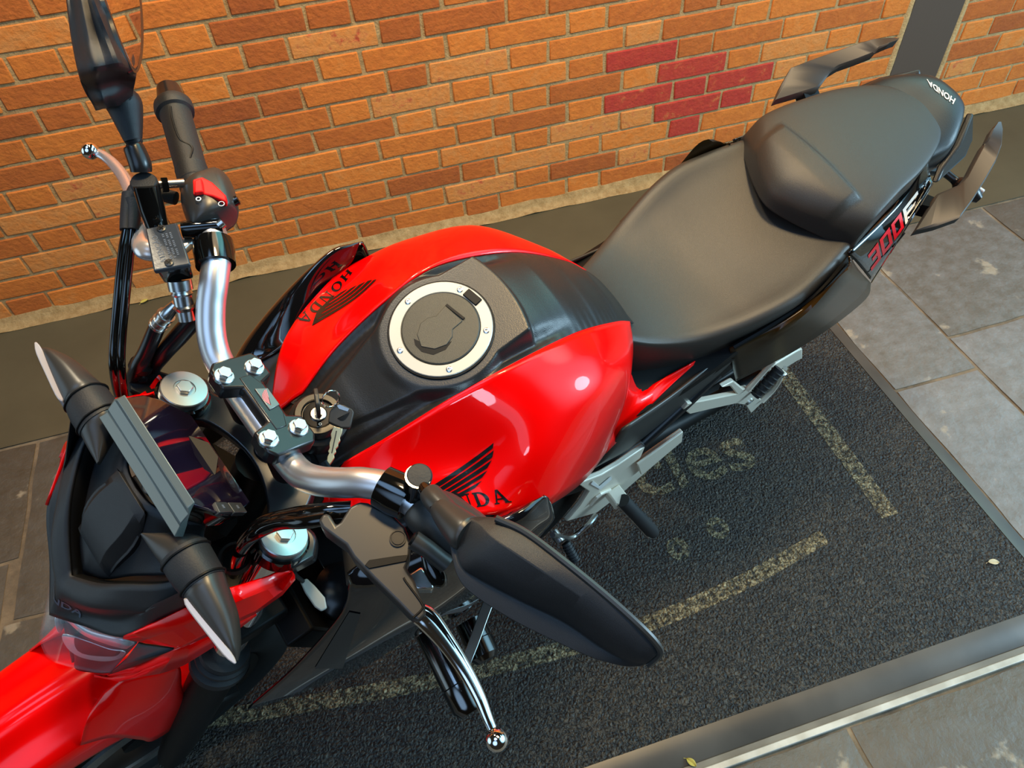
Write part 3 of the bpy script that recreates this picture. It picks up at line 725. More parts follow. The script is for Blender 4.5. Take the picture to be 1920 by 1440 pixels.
# rear indicators on short stalks under the tail
for s in (1, -1):
    A_, B_ = V((.905, s*.055, .80)), V((.955, s*.175, .80))
    a0 = K(1770, 322, z=.80); b0 = K(1836, 374, z=.79); A_ = V((a0.x, -s*a0.y, a0.z)); B_ = V((b0.x, -s*b0.y, b0.z))
    st = obj('turn_signal', MB().tube([A_, lerp(A_, B_, .3), lerp(A_, B_, .45), lerp(A_, B_, .8), B_], [.008, .008, .015, .015, .008], 16, 20), SATIN, bike)
    obj('signal_lens', MB().box(lerp(A_, B_, .66)+V((.012, 0, 0)), (.004, .022, .010), (.97, -s*.2, 0)), SIGLENS, st, bevel=.002)
    obj('signal_mount', MB().tube([V((.86, s*.03, .86)), A_], .009, 10), DARK, st)
obj('rear_fender', MB().surf([[V((.80, y, .86)), V((.88, y, .80)), V((1.00, y, .62)), V((1.04, y, .50))] for y in (-.07, -.05, 0, .05, .07)], 12, 9), DARK, bike, solid=.004)
obj('number_plate_holder', MB().plate([V((1.00, -.09, .66)), V((1.00, .09, .66)), V((1.045, .085, .50)), V((1.045, -.085, .50))], .004), DARK, bike)

# ---- shrouds beside the radiator
SH = [[KR.copy() for KR in r] for r in (
  (V((-.255, .150, .900)), V((-.262, .158, .880)), V((-.285, .170, .83)), V((-.33, .175, .74)), kb(465, 1331, .165)),
  (V((-.200, .140, .905)), V((-.215, .178, .905)), V((-.235, .195, .84)), kb(590, 1262, .190), kb(560, 1302, .188)),
  (V((-.150, .145, .915)), V((-.158, .192, .935)), V((-.170, .212, .86)), kb(690, 1200, .208), kb(680, 1252, .206)),
  (V((-.110, .178, .925)), V((-.105, .203, .955)), V((-.115, .222, .89)), kb(800, 1130, .220), kb(782, 1192, .216)),
  (V((-.075, .190, .933)), V((-.072, .208, .962)), V((-.070, .226, .91)), kb(880, 1060, .226), kb(888, 1134, .218)),
  (V((-.055, .196, .938)), V((-.050, .206, .960)), V((-.035, .222, .92)), kb(970, 1005, .222), kb(1022, 988, .216)))]
for r in SH: r[3] = lerp(r[2], r[4], .5)+V((0, .005, 0))
# rear tip drawn together
SH.append([V((-.040, .203, .955)), V((-.037, .205, .957)), V((-.030, .208, .948)), V((-.018, .216, .895)), kb(1030, 968, .213)])
shroud = MB().surf(SH, 29, 45)
both('radiator_shroud', shroud, BLUEGLOSS, solid=.004, smooth=60, offset=-1)
facet = MB().add([V((0, 0, 0)), V((1, 0, 0)), V((1, 1, 0)), V((0, 1, 0))], [(0, 1, 2, 3)])
both_f = on_surface(dense(facet, .12), [(590, 1252), (642, 1252), (676, 1150), (655, 1146)], [shroud.mirror()], .0012)  # grey patch laid on the black shroud for its facet's reflection
obj('shroud_facet', both_f, GREYSAT, bike, recalc=False); obj('shroud_facet', both_f.mirror(), GREYSAT, bike, recalc=False)
both('shroud_inner_panel', MB().surf([[V((-.235, .075, .88)), V((-.245, .11, .87)), V((-.262, .155, .885))], [V((-.19, .115, .915)), V((-.20, .13, .90)), V((-.20, .145, .905))], [V((-.15, .135, .925)), V((-.15, .14, .915)), V((-.15, .148, .913))]], 8, 10), GREYSAT, solid=.003)
obj('radiator', MB().box((-.30, 0, .62), (.02, .15, .14), (.97, 0, .25)), DARK, bike, bevel=.004)

# ---- centre mass: frame, engine, airbox, exhaust, swingarm, wheels
both('frame_tube', MB().tube([V((-.29, .03, .86)), V((-.15, .09, .80)), V((.05, .13, .66)), V((.20, .13, .52)), V((.26, .11, .36))], .019, 12, 24), DARK)
both('subframe_tube', MB().tube([V((.20, .12, .66)), V((.45, .13, .76)), V((.70, .11, .84)), V((.85, .08, .88))], .012, 10, 24), DARK)
eng = obj('engine', MB().loft([[V((x, w_*c, z+h*s_)) for c, s_ in ((1, .3), (.8, 1), (-.8, 1), (-1, .3), (-1, -.6), (-.7, -1), (.7, -1), (1, -.6))] for x, w_, z, h in ((-.20, .06, .42, .08), (-.14, .11, .40, .13), (-.02, .14, .38, .15), (.12, .14, .38, .14), (.24, .11, .40, .10), (.28, .06, .40, .06))], 28, 20), DARK, bike)
cyl_mb = MB().loft([[V((x+dx, y, z)) for dx, y in ((-.06, -.075), (.06, -.075), (.06, .075), (-.06, .075))] for x, z in ((-.13, .46), (-.17, .60), (-.19, .70))], 4, 6, False)
obj('cylinder_block', cyl_mb, DARK, eng, bevel=.006)
for i in range(9):
    z = .52+i*.022; x = -.145-(z-.5)*.25
    obj('cooling_fin', MB().box((x, 0, z), (.078, .094, .0022), (.97, 0, -.24)), SATIN, eng, bevel=.001)
both('engine_side_case', MB().lathe((.02, .135, .36), (0, 1, 0), [(0, .085), (.018, .082), (.028, .07), (.030, 0)], 32), DARK)
obj('exhaust_pipe', MB().tube([V((-.20, .03, .55)), V((-.30, .05, .42)), V((-.26, .07, .26)), V((-.05, .09, .20)), V((.25, .13, .24)), V((.40, .15, .34))], .022, 16, 40), STEEL, bike)
obj('exhaust_muffler', MB().loft([[V((x, y+r_*c, z+r_*1.1*s_)) for c, s_ in [(math.cos(a*D*30), math.sin(a*D*30)) for a in range(12)]] for x, y, z, r_ in ((.38, .17, .34, .03), (.44, .18, .40, .05), (.70, .19, .52, .055), (.90, .19, .60, .045))], 24, 14), DARK, bike)
airb = [[V((x, w_, z)), V((x, w_*1.05, z-.05)), V((x, w_, z-.12)), V((x, -w_, z-.12)), V((x, -w_*1.05, z-.05)), V((x, -w_, z))] for x, w_, z in ((.08, .10, .80), (.2, .12, .77), (.35, .125, .77), (.5, .12, .83), (.7, .10, .88))]
obj('battery_case', MB().loft(airb, 20, 12), DARK, bike)
both('side_cover_lower', MB().surf([[V((.17, .150, .80)), V((.16, .152, .74)), V((.15, .150, .68))], [V((.28, .140, .77)), V((.28, .144, .70)), V((.27, .142, .62))], [kb(1345, 672, .130), V((.40, .138, .73)), V((.40, .136, .66))], [kb(1385, 655, .128), V((.455, .134, .77)), V((.46, .130, .70))]], 9, 16), GREYSAT, solid=.004)
obj('frame_protector', MB().tube([kb(1345, 700, .135), kb(1290, 752, .142), kb(1205, 830, .150)], .010, 12, 12).mirror(), SATIN, bike)
obj('wiring_loom', MB().tube([kb(1130, 850, .140), kb(1150, 838, .140), kb(1195, 820, .142), kb(1225, 805, .142)], .004, 8, 16).mirror(), SATIN, bike)
both('swingarm', MB().tube([V((.26, .09, .38)), V((.45, .10, .36)), V((.77, .11, .31))], [.026, .022, .02], 12, 12), DARK)
obj('shock_absorber', MB().tube([V((.22, 0, .70)), V((.33, 0, .42))], .03, 14), DARK, bike)
def wheel(name, c, r_t, r_tube, rim_w, steer=False):
    t = MB().grid([[V((c[0]+(r_t-r_tube+r_tube*math.cos(b*22.5*D))*math.cos(a*7.5*D), c[1]+r_tube*1.02*math.sin(b*22.5*D), c[2]+(r_t-r_tube+r_tube*math.cos(b*22.5*D))*math.sin(a*7.5*D))) for b in range(16)] for a in range(48)], closed_u=True, closed_v=True)
    w_ = obj(name, MB().lathe(V(c)-V((0, .05, 0)), (0, 1, 0), [(0, .025), (0, .035), (.1, .035), (.1, .025)], 24), DARK, bike, steer=steer)
    obj('tyre', t, TYRE, w_, steer=steer)
    rim_r = r_t-2*r_tube+.012
    obj('rim', MB().grid([[V((c[0]+r_*math.cos(a*7.5*D), c[1]+y, c[2]+r_*math.sin(a*7.5*D))) for y, r_ in ((-rim_w, rim_r+.008), (-rim_w, rim_r-.008), (0, rim_r-.018), (rim_w, rim_r-.008), (rim_w, rim_r+.008), (0, rim_r))] for a in range(48)], closed_u=True, closed_v=True), DARK, w_, steer=steer)
    for k in range(5):
        a = k*72*D; d = V((math.cos(a), 0, math.sin(a)))
        obj('spoke', MB().tube([V(c)+d*.03, V(c)+d*(rim_r-.01)], [.018, .012], 8, flat=.6), DARK, w_, steer=steer)
    return w_
wr = wheel('rear_wheel', (.77, 0, .315), .315, .066, .055)
obj('brake_disc', MB().ring((.77, .075, .315), (0, 1, 0), [(0, .11), (.005, .11), (.005, .08), (0, .08)], 40), STEEL, wr)
obj('sprocket', MB().ring((.77, -.08, .315), (0, 1, 0), [(0, .09), (.005, .09), (.005, .05), (0, .05)], 40), DARK, wr)
obj('drive_chain', MB().tube([V((.14, -.09, .42)), V((.45, -.088, .43)), V((.77, -.085, .408))], .007, 8, 12), DARK, bike)
obj('chain_guard', MB().plate([V((.42, -.095, .45)), V((.85, -.095, .47)), V((.85, -.070, .475)), V((.42, -.070, .455))], .02), DARK, bike, bevel=.002)

# ---- left foot controls (positions in the plane of the hanger)
def Ky(px, py, y): return K(px, py, y=-y)
hp = [(1084, 908), (1130, 890), (1160, 872), (1210, 838), (1196, 872), (1213, 858), (1281, 810), (1279, 828), (1215, 882), (1166, 925), (1118, 962), (1062, 978), (1086, 950), (1104, 922)]
Z = MB().plate([Ky(x, y, .158) for x, y in hp], .010, V((0, -1, 0)))
hang = obj('footrest_hanger', Z, LIGHTALU, bike, bevel=.0022)
obj('heel_guard', MB().plate([Ky(x, y, .166) for x, y in ((1196, 872), (1281, 810), (1279, 828), (1202, 890))], .005, V((0, -1, 0))), LIGHTALU, hang, bevel=.0015)
obj('hanger_slot', MB().plate([Ky(x, y, .1600) for x, y in ((1112, 902), (1124, 912), (1146, 893), (1147, 899), (1126, 918), (1108, 908))], .001, V((0, -1, 0))), WHITE, hang)
obj('hanger_rib', MB().tube([Ky(1108, 945, .160), Ky(1122, 928, .160), Ky(1143, 918, .160)], .004, 8, 8), LIGHTALU, hang)
pivot = Ky(1155, 925, .168)
obj('footrest_bracket', MB().loft([[pivot+V((.012, y, .012)), pivot+V((-.018, y, .012)), pivot+V((-.018, y, -.012)), pivot+V((.012, y, -.012))] for y in (.01, -.012, -.024)], 4, 3, False), LIGHTALU, bike, bevel=.003)
pe0, pe1 = K(1168, 938, y=-.188), K(1226, 1000, z=.345)
fp = obj('rider_footrest', MB().tube([pe0, lerp(pe0, pe1, .9), pe1], [.013, .0145, .011], 14, flat=1.0), RUBBER, bike)
obj('footrest_plate', MB().tube([pe0+V((-.013, 0, -.004)), pe1+V((-.012, .0, -.004))], .003, 8), CHROME, fp)
for k in range(5):
    c = lerp(pe0, pe1, .25+k*.14)
    obj('grip_rib', MB().box(c+V((.0, 0, .0135)), (.010, .0025, .0025)), RUBBER, fp, bevel=.0008)
sl0, sl1, sl2 = K(1036, 1003, y=-.175), K(1070, 1008, y=-.180), K(1118, 965, y=-.172)
shl = obj('gear_lever', MB().tube([sl0, sl1, lerp(sl1, sl2, .6)+V((0, -.004, .004)), sl2], .005, 10, 14), STEEL, bike)
sp0, sp1 = K(1061, 1018, y=-.186), K(1080, 1052, y=-.222)
obj('lever_peg', MB().tube([sp0, sp1], .009, 12), RUBBER, shl)
for k in range(6):
    c = lerp(sp0, sp1, .15+k*.15); obj('peg_ring', MB().lathe(c, sp1-sp0, [(0, .0105), (.0025, .0105)], 14), RUBBER, shl)
obj('lever_pivot', MB().lathe(K(1040, 1000, y=-.165), (0, 1, 0), [(-.02, .009), (.004, .009)], 16), STEEL, shl)
# passenger footrest hanger
def Kp(px, py): return K(px, py, y=-.150)
hp = [(1281, 768), (1290, 757), (1318, 752), (1382, 739), (1369, 724), (1354, 727), (1376, 715), (1394, 730), (1402, 728), (1420, 744), (1432, 752), (1408, 775), (1398, 760), (1380, 757), (1330, 768), (1293, 777)]
hang2 = obj('passenger_footrest_hanger', MB().plate([Kp(x, y) for x, y in hp], .010, V((0, -1, 0))), LIGHTALU, bike, bevel=.002)
obj('hanger_bolt', MB().lathe(Kp(1405, 752), (0, -1, 0), [(0, .010), (.004, .010), (.004, .006), (.001, .006), (.001, 0)], 20), STEEL, hang2)
for s in (0, 1):
    p0, p1 = [((1402, 730), (1452, 676)), ((1428, 752), (1472, 690))][s]
    obj('hanger_arm', MB().tube([K(*p0, y=-.152), K((p0[0]+p1[0])/2+6*s, (p0[1]+p1[1])/2+3*s, y=-.150), K(*p1, y=-.148)], [.007, .005, .005], 10, 6), LIGHTALU, hang2)
pp0, pp1 = K(1415, 742, y=-.160), K(1462, 692, y=-.152)
pf = obj('passenger_footrest', MB().tube([pp0, pp1], [.010, .012], 14), RUBBER, bike)
for k in range(12):
    c = lerp(pp0, pp1, .06+k*.08); obj('grip_knob', MB().lathe(c, pp1-pp0, [(0, .0125), (.002, .0135), (.004, .0125)], 14), GREYSAT, pf) if k % 2 == 0 else None
obj('footrest_end', MB().box(K(1467, 700, y=-.155), (.006, .008, .005)), STEEL, pf, bevel=.002)
obj('swingarm_spool', MB().loft([[K(x+dx, y+dy, y=-.118) + V((0, o_, 0)) for dx, dy, o_ in ((0, -9, 0), (0, 9, 0), (0, 9, .03), (0, -9, .03))] for x, y in ((1442, 700), (1470, 683), (1498, 666), (1505, 664))], 4, 6, False), LIGHTALU, bike, bevel=.003)
# side stand
obj('side_stand', MB().tube([V((.10, -.11, .26)), V((.12, -.22, .165)), V((.13, -.300, .098))], [.014, .012, .011], 12, 10), DARK, bike)
obj('stand_foot', MB().plate([V((.09, -.285, .0835)), V((.17, -.285, .0835)), V((.17, -.335, .0975)), V((.09, -.335, .0975))], .004, V((0, .27, .96))), DARK, bike)
# crash sliders on the engine
def slider(p0, p1, p2, r_):
    s_ = obj('crash_slider', MB().tube([p0, p1], r_, 24), mat('slider_black_anodised', (.16, .155, .15), .12, metal=1) if 'slider_black_anodised' not in MATS else MATS['slider_black_anodised'], bike)
    d = (p2-p1).normalized()
    obj('slider_puck', MB().lathe(p1+d*.002, d, [(0, r_*1.02), ((p2-p1).length*.75, r_*1.02), ((p2-p1).length, r_*.72), ((p2-p1).length, 0)], 28), MATS['slider_black_anodised'], s_)
    obj('slider_seam', MB().lathe(p1-d*.002, d, [(0, r_*.9), (.005, r_*.9)], 24), DARK, s_)
slider(K(808, 1182, z=.36), K(858, 1283, z=.36), K(884, 1334, z=.36), .029)
slider(K(880, 1165, z=.33), K(896, 1200, z=.33), K(912, 1236, z=.33), .027)
br = obj('slider_bracket', MB().loft([[K(x-9, y-4, z=.40), K(x+9, y+4, z=.40), K(x+9, y+4, z=.39), K(x-9, y-4, z=.39)] for x, y in ((872, 1245), (890, 1200), (908, 1150), (922, 1115))], 4, 8, False), STEEL, bike, bevel=.001)

hn = obj('fin_stack', MB().lathe(K(640, 1110, z=.70), (.1, -.1, 1), [(-.03, .030)]+[(-.02+.004*i, .036 if i % 2 else .030) for i in range(13)]+[(.034, .02), (.034, 0)], 36), SATIN, bike)  # ribbed stack standing in for the cylinder's cooling fins

# ================================================================== steered front end (coordinates with the bars straight; steer=True turns them)
def sobj(name, mb, material, parent=None, **k): return obj(name, mb, material, parent or bike, steer=True, **k)
def sboth(name, mb, material, parents=None, **k):
    p = parents or (bike, bike); return sobj(name, mb, material, p[0], **k), sobj(name, mb.mirror(), material, p[1], **k)

# ---- handlebar
half = [(-.262, .000, 1.046), (-.262, .050, 1.047), (-.260, .078, 1.053), (-.252, .098, 1.066), (-.238, .117, 1.081), (-.222, .134, 1.093), (-.205, .158, 1.099), (-.192, .200, 1.100), (-.176, .265, 1.100), (-.150, .345, 1.100)]
pts = [V((x, -y, z)) for x, y, z in half[::-1]]+[V(p) for p in half[1:]]
bar = sobj('handlebar', MB().tube(pts, .0142, 24, 120), SILVER)
# bar clamp: two posts, one bridge with recess, four bolts
yk = [V((-.300, 0, 1.055)), V((-.225, 0, 1.055))]
TILT = V((.030, 0, -.0145)).normalized()      # the clamp plane falls to the rear
cu = V((.90, 0, -.43)).normalized(); cn = V((.43, 0, .90)).normalized()
def cl(x, y, h=0): return V((-.2565, 0, 1.0585))+cu*x+V((0, y, 0))+cn*h
oc = [(-.0265, .052), (-.020, .060), (.022, .060), (.0275, .052), (.0275, .028), (.014, .022), (.014, -.022), (.0275, -.028), (.0275, -.052), (.022, -.060), (-.020, -.060), (-.0265, -.052), (-.0265, -.028), (-.008, -.022), (-.008, .022), (-.0265, .028)]
clamp = sobj('handlebar_clamp', MB().plate([cl(x, y, .012) for x, y in oc], .018, cn), SATIN, bevel=.0025)
sobj('clamp_bridge', MB().plate([cl(x, y, .0128) for x, y in ((-.006, .034), (.006, .034), (.012, .018), (.012, -.018), (.006, -.034), (-.006, -.034))], .004, cn), SATIN, clamp, bevel=.001)
bd = sobj('clamp_badge', MB().plate([cl(x, y, .0142) for x, y in ((.000, .016), (.0125, .012), (.0125, -.010), (.000, -.012))], .002, cn), mat('badge_grey', (.16, .16, .155), .25, metal=.6), clamp, bevel=.0006)
wg = wing_mb()
f = MB(); f.v = [cl(.0015+p.y*.0085, -.008+p.x*.019, .0145) for p in wg.v]; f.f = wg.f
sobj('badge_emblem', f, mat('emblem_pink', (.55, .18, .20), .4), bd, smooth=None, recalc=False)
for x in (-.0185, .0150):
    for y in (-.0405, .0405):
        c = cl(x, y, .010)
        b = sobj('clamp_bolt', MB().lathe(c, cn, [(0, .0098), (.0035, .0098), (.0042, .009), (.0042, .007)], 28), STEEL, clamp)
        hexp = [c+cn*.010+cu*(.0072*math.cos(k*60*D+.3))+V((0, .0072*math.sin(k*60*D+.3), 0)) for k in range(6)]
        sobj('bolt_head', MB().plate(hexp, .007, cn), STEEL, b, bevel=.0009)
for y in (-.0405, .0405):
    sobj('bar_riser', MB().lathe(V((-.262, y, .985)), (0, 0, 1), [(0, .016), (.04, .016), (.058, .015)], 24), DARK, clamp)

# ---- top yoke, forks
RK = V((-math.sin(25*D), 0, -math.cos(25*D)))
yoke = sobj('top_yoke', MB().loft([[V((x0, y, z+.002)), V((x1, y, z-.012)), V((x1, y, z-.034)), V((x0, y, z-.022))] for y, x0, x1, z in ((-.130, -.312, -.288, .972), (-.112, -.330, -.275, .974), (-.088, -.330, -.275, .974), (-.060, -.300, -.245, .968), (0, -.285, -.225, .965), (.060, -.300, -.245, .968), (.088, -.330, -.275, .974), (.112, -.330, -.275, .974), (.130, -.312, -.288, .972))], 4, 41, False), SATIN, bevel=.003)
for s in (-1, 1):
    top = V((-.3025, s*.100, .986))
    fk = sobj('fork_leg', MB().tube([top-RK*(-.004), top+RK*.36], .0205, 28), CHROME)
    sobj('fork_cap', MB().lathe(top, -RK, [(-.006, .0245), (.003, .0245), (.004, .0235), (.0045, .0120), (.0045, .0115), (.003, .0110), (.003, .0)], 40), ALU, fk)
    ub, wb, _ = basis(-RK)
    sobj('cap_hexagon', MB().plate([top-RK*.0085+ub*(.0088*math.cos(k*60*D))+wb*(.0088*math.sin(k*60*D)) for k in range(6)], .006, -RK), ALU, fk, bevel=.0008)
    sobj('cap_bushing', MB().lathe(top, -RK, [(-.022, .0285), (-.006, .0285), (-.004, .0262), (-.004, .0245)], 40), GLOSS, fk)
    seal = top+RK*.292
    sobj('dust_seal', MB().lathe(seal, RK, [(0, .0215), (0, .030), (.006, .0318), (.010, .030), (.013, .030), (.016, .034), (.022, .034), (.025, .031), (.028, .031), (.032, .037), (.045, .037)], 36), RUBBER, fk)
    sobj('lower_leg', MB().tube([top+RK*.33, top+RK*.62, top+RK*.74], [.030, .028, .022], 24), DARK, fk)
sobj('lower_yoke', MB().box(V((-.375, 0, .80)), (.035, .125, .014), (.97, 0, -.25)), DARK, bevel=.004)
sobj('head_tube', MB().tube([V((-.278, 0, .945)), V((-.345, 0, .80))], .026, 16), DARK)
sobj('stem_nut', MB().lathe(V((-.262, 0, .962)), -RK, [(0, .017), (.008, .017), (.009, .015), (.009, .010), (.004, .010), (.004, 0)], 28), STEEL)
wf = wheel('front_wheel', (-.640, 0, .302), .302, .056, .045, steer=True)
sobj('brake_disc', MB().ring((-.640, -.060, .302), (0, 1, 0), [(0, .145), (.005, .145), (.005, .105), (0, .105)], 48), STEEL, wf)
sobj('brake_caliper', MB().box((-.53, -.075, .36), (.05, .022, .028), (.8, 0, .6)), DARK, wf, bevel=.006)
# mudguard
def ksl(px, py, y): return KS(px, py, y=-y)*1.0
def P3(px, py, y):
    p = KS(px, py, y=-y); return V((p.x, y, p.z))
AX = V((-.640, 0, .302))
def fen(ang, y, dr=0, R=.345):  # point above the tyre: ang from vertical, forward positive
    return AX+V((-(R+dr)*math.sin(ang*D), y, (R+dr)*math.cos(ang*D)))
rows = []
for ang, w_, side, ridge in ((-38, .086, .10, .0), (-28, .088, .12, .002), (-15, .086, .07, .006), (-2, .080, .055, .012), (12, .076, .050, .016), (28, .072, .046, .017), (46, .066, .042, .012), (64, .055, .034, .006), (78, .035, .020, .0)):
    rr = []
    for t in (-1, -.98, -.80, -.45, -.16, 0, .16, .45, .80, .98, 1):
        a = abs(t)
        dr = ridge*(1 if a < .2 else max(0, 1-(a-.2)/.3))+(-.004 if a == .45 else 0)-(0 if a < .5 else .010 if a < .9 else .030 if a < .99 else .03+side)
        rr.append(fen(ang, t*w_, dr))
    rows.append(rr)
fender = MB().surf(rows, 61, 60)
fd = sobj('front_fender', fender, RED, solid=.003, smooth=50)
# fork wings of the mudguard
wingf = MB().surf([[P3(196, 1296, .045), P3(165, 1345, .058), P3(150, 1396, .072)], [P3(240, 1270, .058), P3(222, 1330, .072), P3(210, 1381, .082)], [P3(300, 1255, .072), P3(275, 1330, .086), P3(262, 1385, .090)], [P3(335, 1246, .080), P3(318, 1318, .092), P3(292, 1385, .094)], [P3(337, 1286, .086), P3(352, 1316, .094), P3(371, 1331, .095)]], 13, 21)
sobj('fender_fork_guard', wingf, RED, fd, solid=.003, smooth=50, offset=0); sobj('fender_fork_guard', wingf.mirror(), RED, fd, solid=.003, smooth=50, offset=0)

# ---- headlight cowl (black) : hand-laid facets, left half then mirrored
def S3(px, py, y): return P3(px, py, y)
C0 = V((-.515, 0, .922)); R0 = V((-.486, 0, .950)); R1 = V((-.443, .055, .996))
cow = MB()
G = {}
G['rim0'] = R0; G['rim1'] = R1; G['rim2'] = V((-.412, .085, 1.012)); G['rim3'] = V((-.375, .098, 1.035))
G['n0'] = C0; G['n1'] = V((-.492, .060, .932)); G['n2'] = S3(268, 1180, .088); G['n3'] = S3(345, 1135, .106); G['n4'] = S3(400, 1105, .122)
G['l0'] = V((-.540, 0, .868)); G['l1'] = S3(190, 1190, .050); G['l2'] = S3(258, 1206, .083); G['l25'] = S3(300, 1172, .094)
rowsC = [[V((-.486, 0, .950)), V((-.466, .030, .972)), V((-.443, .055, .996)), V((-.412, .082, 1.014)), V((-.375, .100, 1.036))],
         [V((-.502, 0, .940)), V((-.487, .036, .955)), V((-.462, .064, .972)), V((-.428, .094, .992)), V((-.385, .113, 1.018))],
         [V((-.518, 0, .912)), S3(172, 1150, .036), S3(232, 1160, .068), S3(290, 1135, .090), S3(352, 1105, .110)],
         [KS(95, 1152, y=0), S3(162, 1174, .040), S3(231, 1194, .0815), S3(300, 1161, .0975), S3(352, 1137, .109)]]
cowl_mb = MB().surf(rowsC, 25, 13)
full = MB(); full.add(cowl_mb.v, cowl_mb.f); mm = cowl_mb.mirror(); full.add(mm.v, mm.f)
cowl = sobj('headlight_cowl', full, PLASTIC, solid=.003, smooth=50, offset=0)
ci = MB().surf([[V((-.478, 0, .942)), V((-.462, .026, .960)), V((-.436, .048, .984)), V((-.405, .074, 1.002)), V((-.368, .092, 1.022))],
   [V((-.462, 0, .972)), V((-.450, .024, .982)), V((-.428, .040, .996)), V((-.400, .062, 1.008)), V((-.366, .080, 1.026))],
   [V((-.430, 0, 1.012)), V((-.424, .018, 1.014)), V((-.410, .032, 1.018)), V((-.390, .052, 1.022)), V((-.362, .070, 1.032))],
   [V((-.388, 0, 1.050)), V((-.386, .018, 1.050)), V((-.380, .034, 1.048)), V((-.370, .050, 1.044)), V((-.352, .064, 1.040))]], 21, 13)
full = MB(); full.add(ci.v, ci.f); mm = ci.mirror(); full.add(mm.v, mm.f)
sobj('cowl_centre_panel', full, PLASTIC, cowl, solid=.003, smooth=40)
# raised facets on the centre panel
for w0, pts in ((1, [(-.452, .012, .985), (-.440, .034, .992), (-.412, .040, 1.018), (-.400, .014, 1.034), (-.424, .0, 1.016)]),):
    pass
fc = MB().surf([[V((-.456, y, .978)), V((-.440, y*1.15, 1.006)), V((-.418, y*1.2, 1.026)), V((-.392, y*.9, 1.046))] for y in (-.030, -.026, -.012, 0, .012, .026, .030)], 10, 9)
for p in fc.v: p.z += .004*(1 if abs(p.y) < .024 else 0)-.010*(1 if abs(p.y) > .029 else 0)
sobj('panel_relief', fc, PLASTIC, cowl, solid=.012, bevel=.002, smooth=30)
gut = MB().surf([[V((-.486, 0, .949)), V((-.466, .030, .971)), V((-.443, .055, .995)), V((-.412, .082, 1.013)), V((-.375, .100, 1.035))], [V((-.470, 0, .925)), V((-.452, .024, .945)), V((-.430, .046, .968)), V((-.400, .072, .985)), V((-.365, .090, 1.005))]], 21, 4)
full = MB(); full.add(gut.v, gut.f); mm = gut.mirror(); full.add(mm.v, mm.f)
sobj('cowl_gap', full, DARK, cowl, solid=.002)
tx = text_mb('HONDA', 1.0, bold=.02, sx=1.2); wd = max(p.x for p in tx.v)
def plane_text(txt, o, u, v, size, material, parent, h=.0, steer=True, name='lettering', bold=.0, sx=1.0):
    t = text_mb(txt, 1.0, bold=bold, sx=sx); u = V(u).normalized(); v = V(v); v = (v-v.dot(u)*u).normalized(); n = u.cross(v)
    w = max(p.x for p in t.v)
    r = MB(); r.v = [V(o)+u*((p.x-w/2)*size)+v*((p.y-.5)*size)+n*h for p in t.v]; r.f = t.f
    return obj(name, r, material, parent, steer=steer, smooth=None, recalc=False)
tx = text_mb('HONDA', 1.0, bold=.02, sx=1.3); wd = max(p.x for p in tx.v); bv = None
r = MB(); tfd = dense(tx, .5)
bvh = BVHTree.FromPolygons([tuple(p) for p in cowl_mb.v+mm.v[:0]], cowl_mb.f)
for p in tfd.v:
    y = -(p.x/wd-.5)*.060; zz = lerp(.925, .913, 1-p.y)
    hit = bvh.ray_cast(V((-.8, abs(y), zz)), V((1, 0, 0)))
    r.v.append((V((hit[0].x if hit[0] else -.515, y, zz)))+V((-.0021, 0, .0008)))
r.f = tfd.f
sobj('maker_lettering', r, GREYPRINT, cowl, smooth=None, recalc=False)
# red cheek panels
CH = [[S3(231, 1195, .083), S3(262, 1201, .090), S3(330, 1213, .122), S3(328, 1217, .123)],
      [S3(300, 1163, .100), S3(325, 1180, .112), S3(352, 1202, .127), S3(350, 1208, .128)],
      [S3(348, 1139, .110), S3(385, 1152, .126), S3(405, 1175, .133), S3(404, 1184, .133)],
      [S3(430, 1103, .119), S3(455, 1122, .130), S3(478, 1143, .138), S3(476, 1150, .137)],
      [S3(505, 1080, .123), S3(522, 1096, .131), S3(529, 1106, .138), S3(528, 1114, .137)],
      [S3(541, 1063, .124), S3(549, 1072, .129), S3(551, 1078, .137), S3(552, 1085, .137)]]
cheek = MB().facets(CH, 3)
sboth('headlight_side_panel', cheek, RED, solid=.003, smooth=12, offset=0)
low = MB().facets([[S3(176, 1267, .028), S3(190, 1268, .035), S3(206, 1265, .052)], [S3(222, 1278, .066), S3(250, 1262, .076), S3(262, 1243, .080)], [S3(300, 1262, .112), S3(318, 1238, .118), S3(330, 1216, .122)], [S3(345, 1245, .125), S3(352, 1228, .128), S3(358, 1206, .129)], [S3(420, 1198, .134), S3(420, 1188, .134), S3(410, 1180, .133)], [S3(480, 1152, .137), S3(480, 1150, .137), S3(478, 1146, .137)]], 3)
sboth('headlight_lower_panel', low, RED, solid=.003, smooth=20, offset=0)
trimp = MB().facets([[S3(259, 1205, .083), S3(268, 1208, .088)], [S3(236, 1236, .070), S3(326, 1216, .119)], [S3(207, 1262, .052), S3(262, 1244, .082)]], 3)
sboth('lamp_surround', trimp, PLASTIC, solid=.003, offset=0)
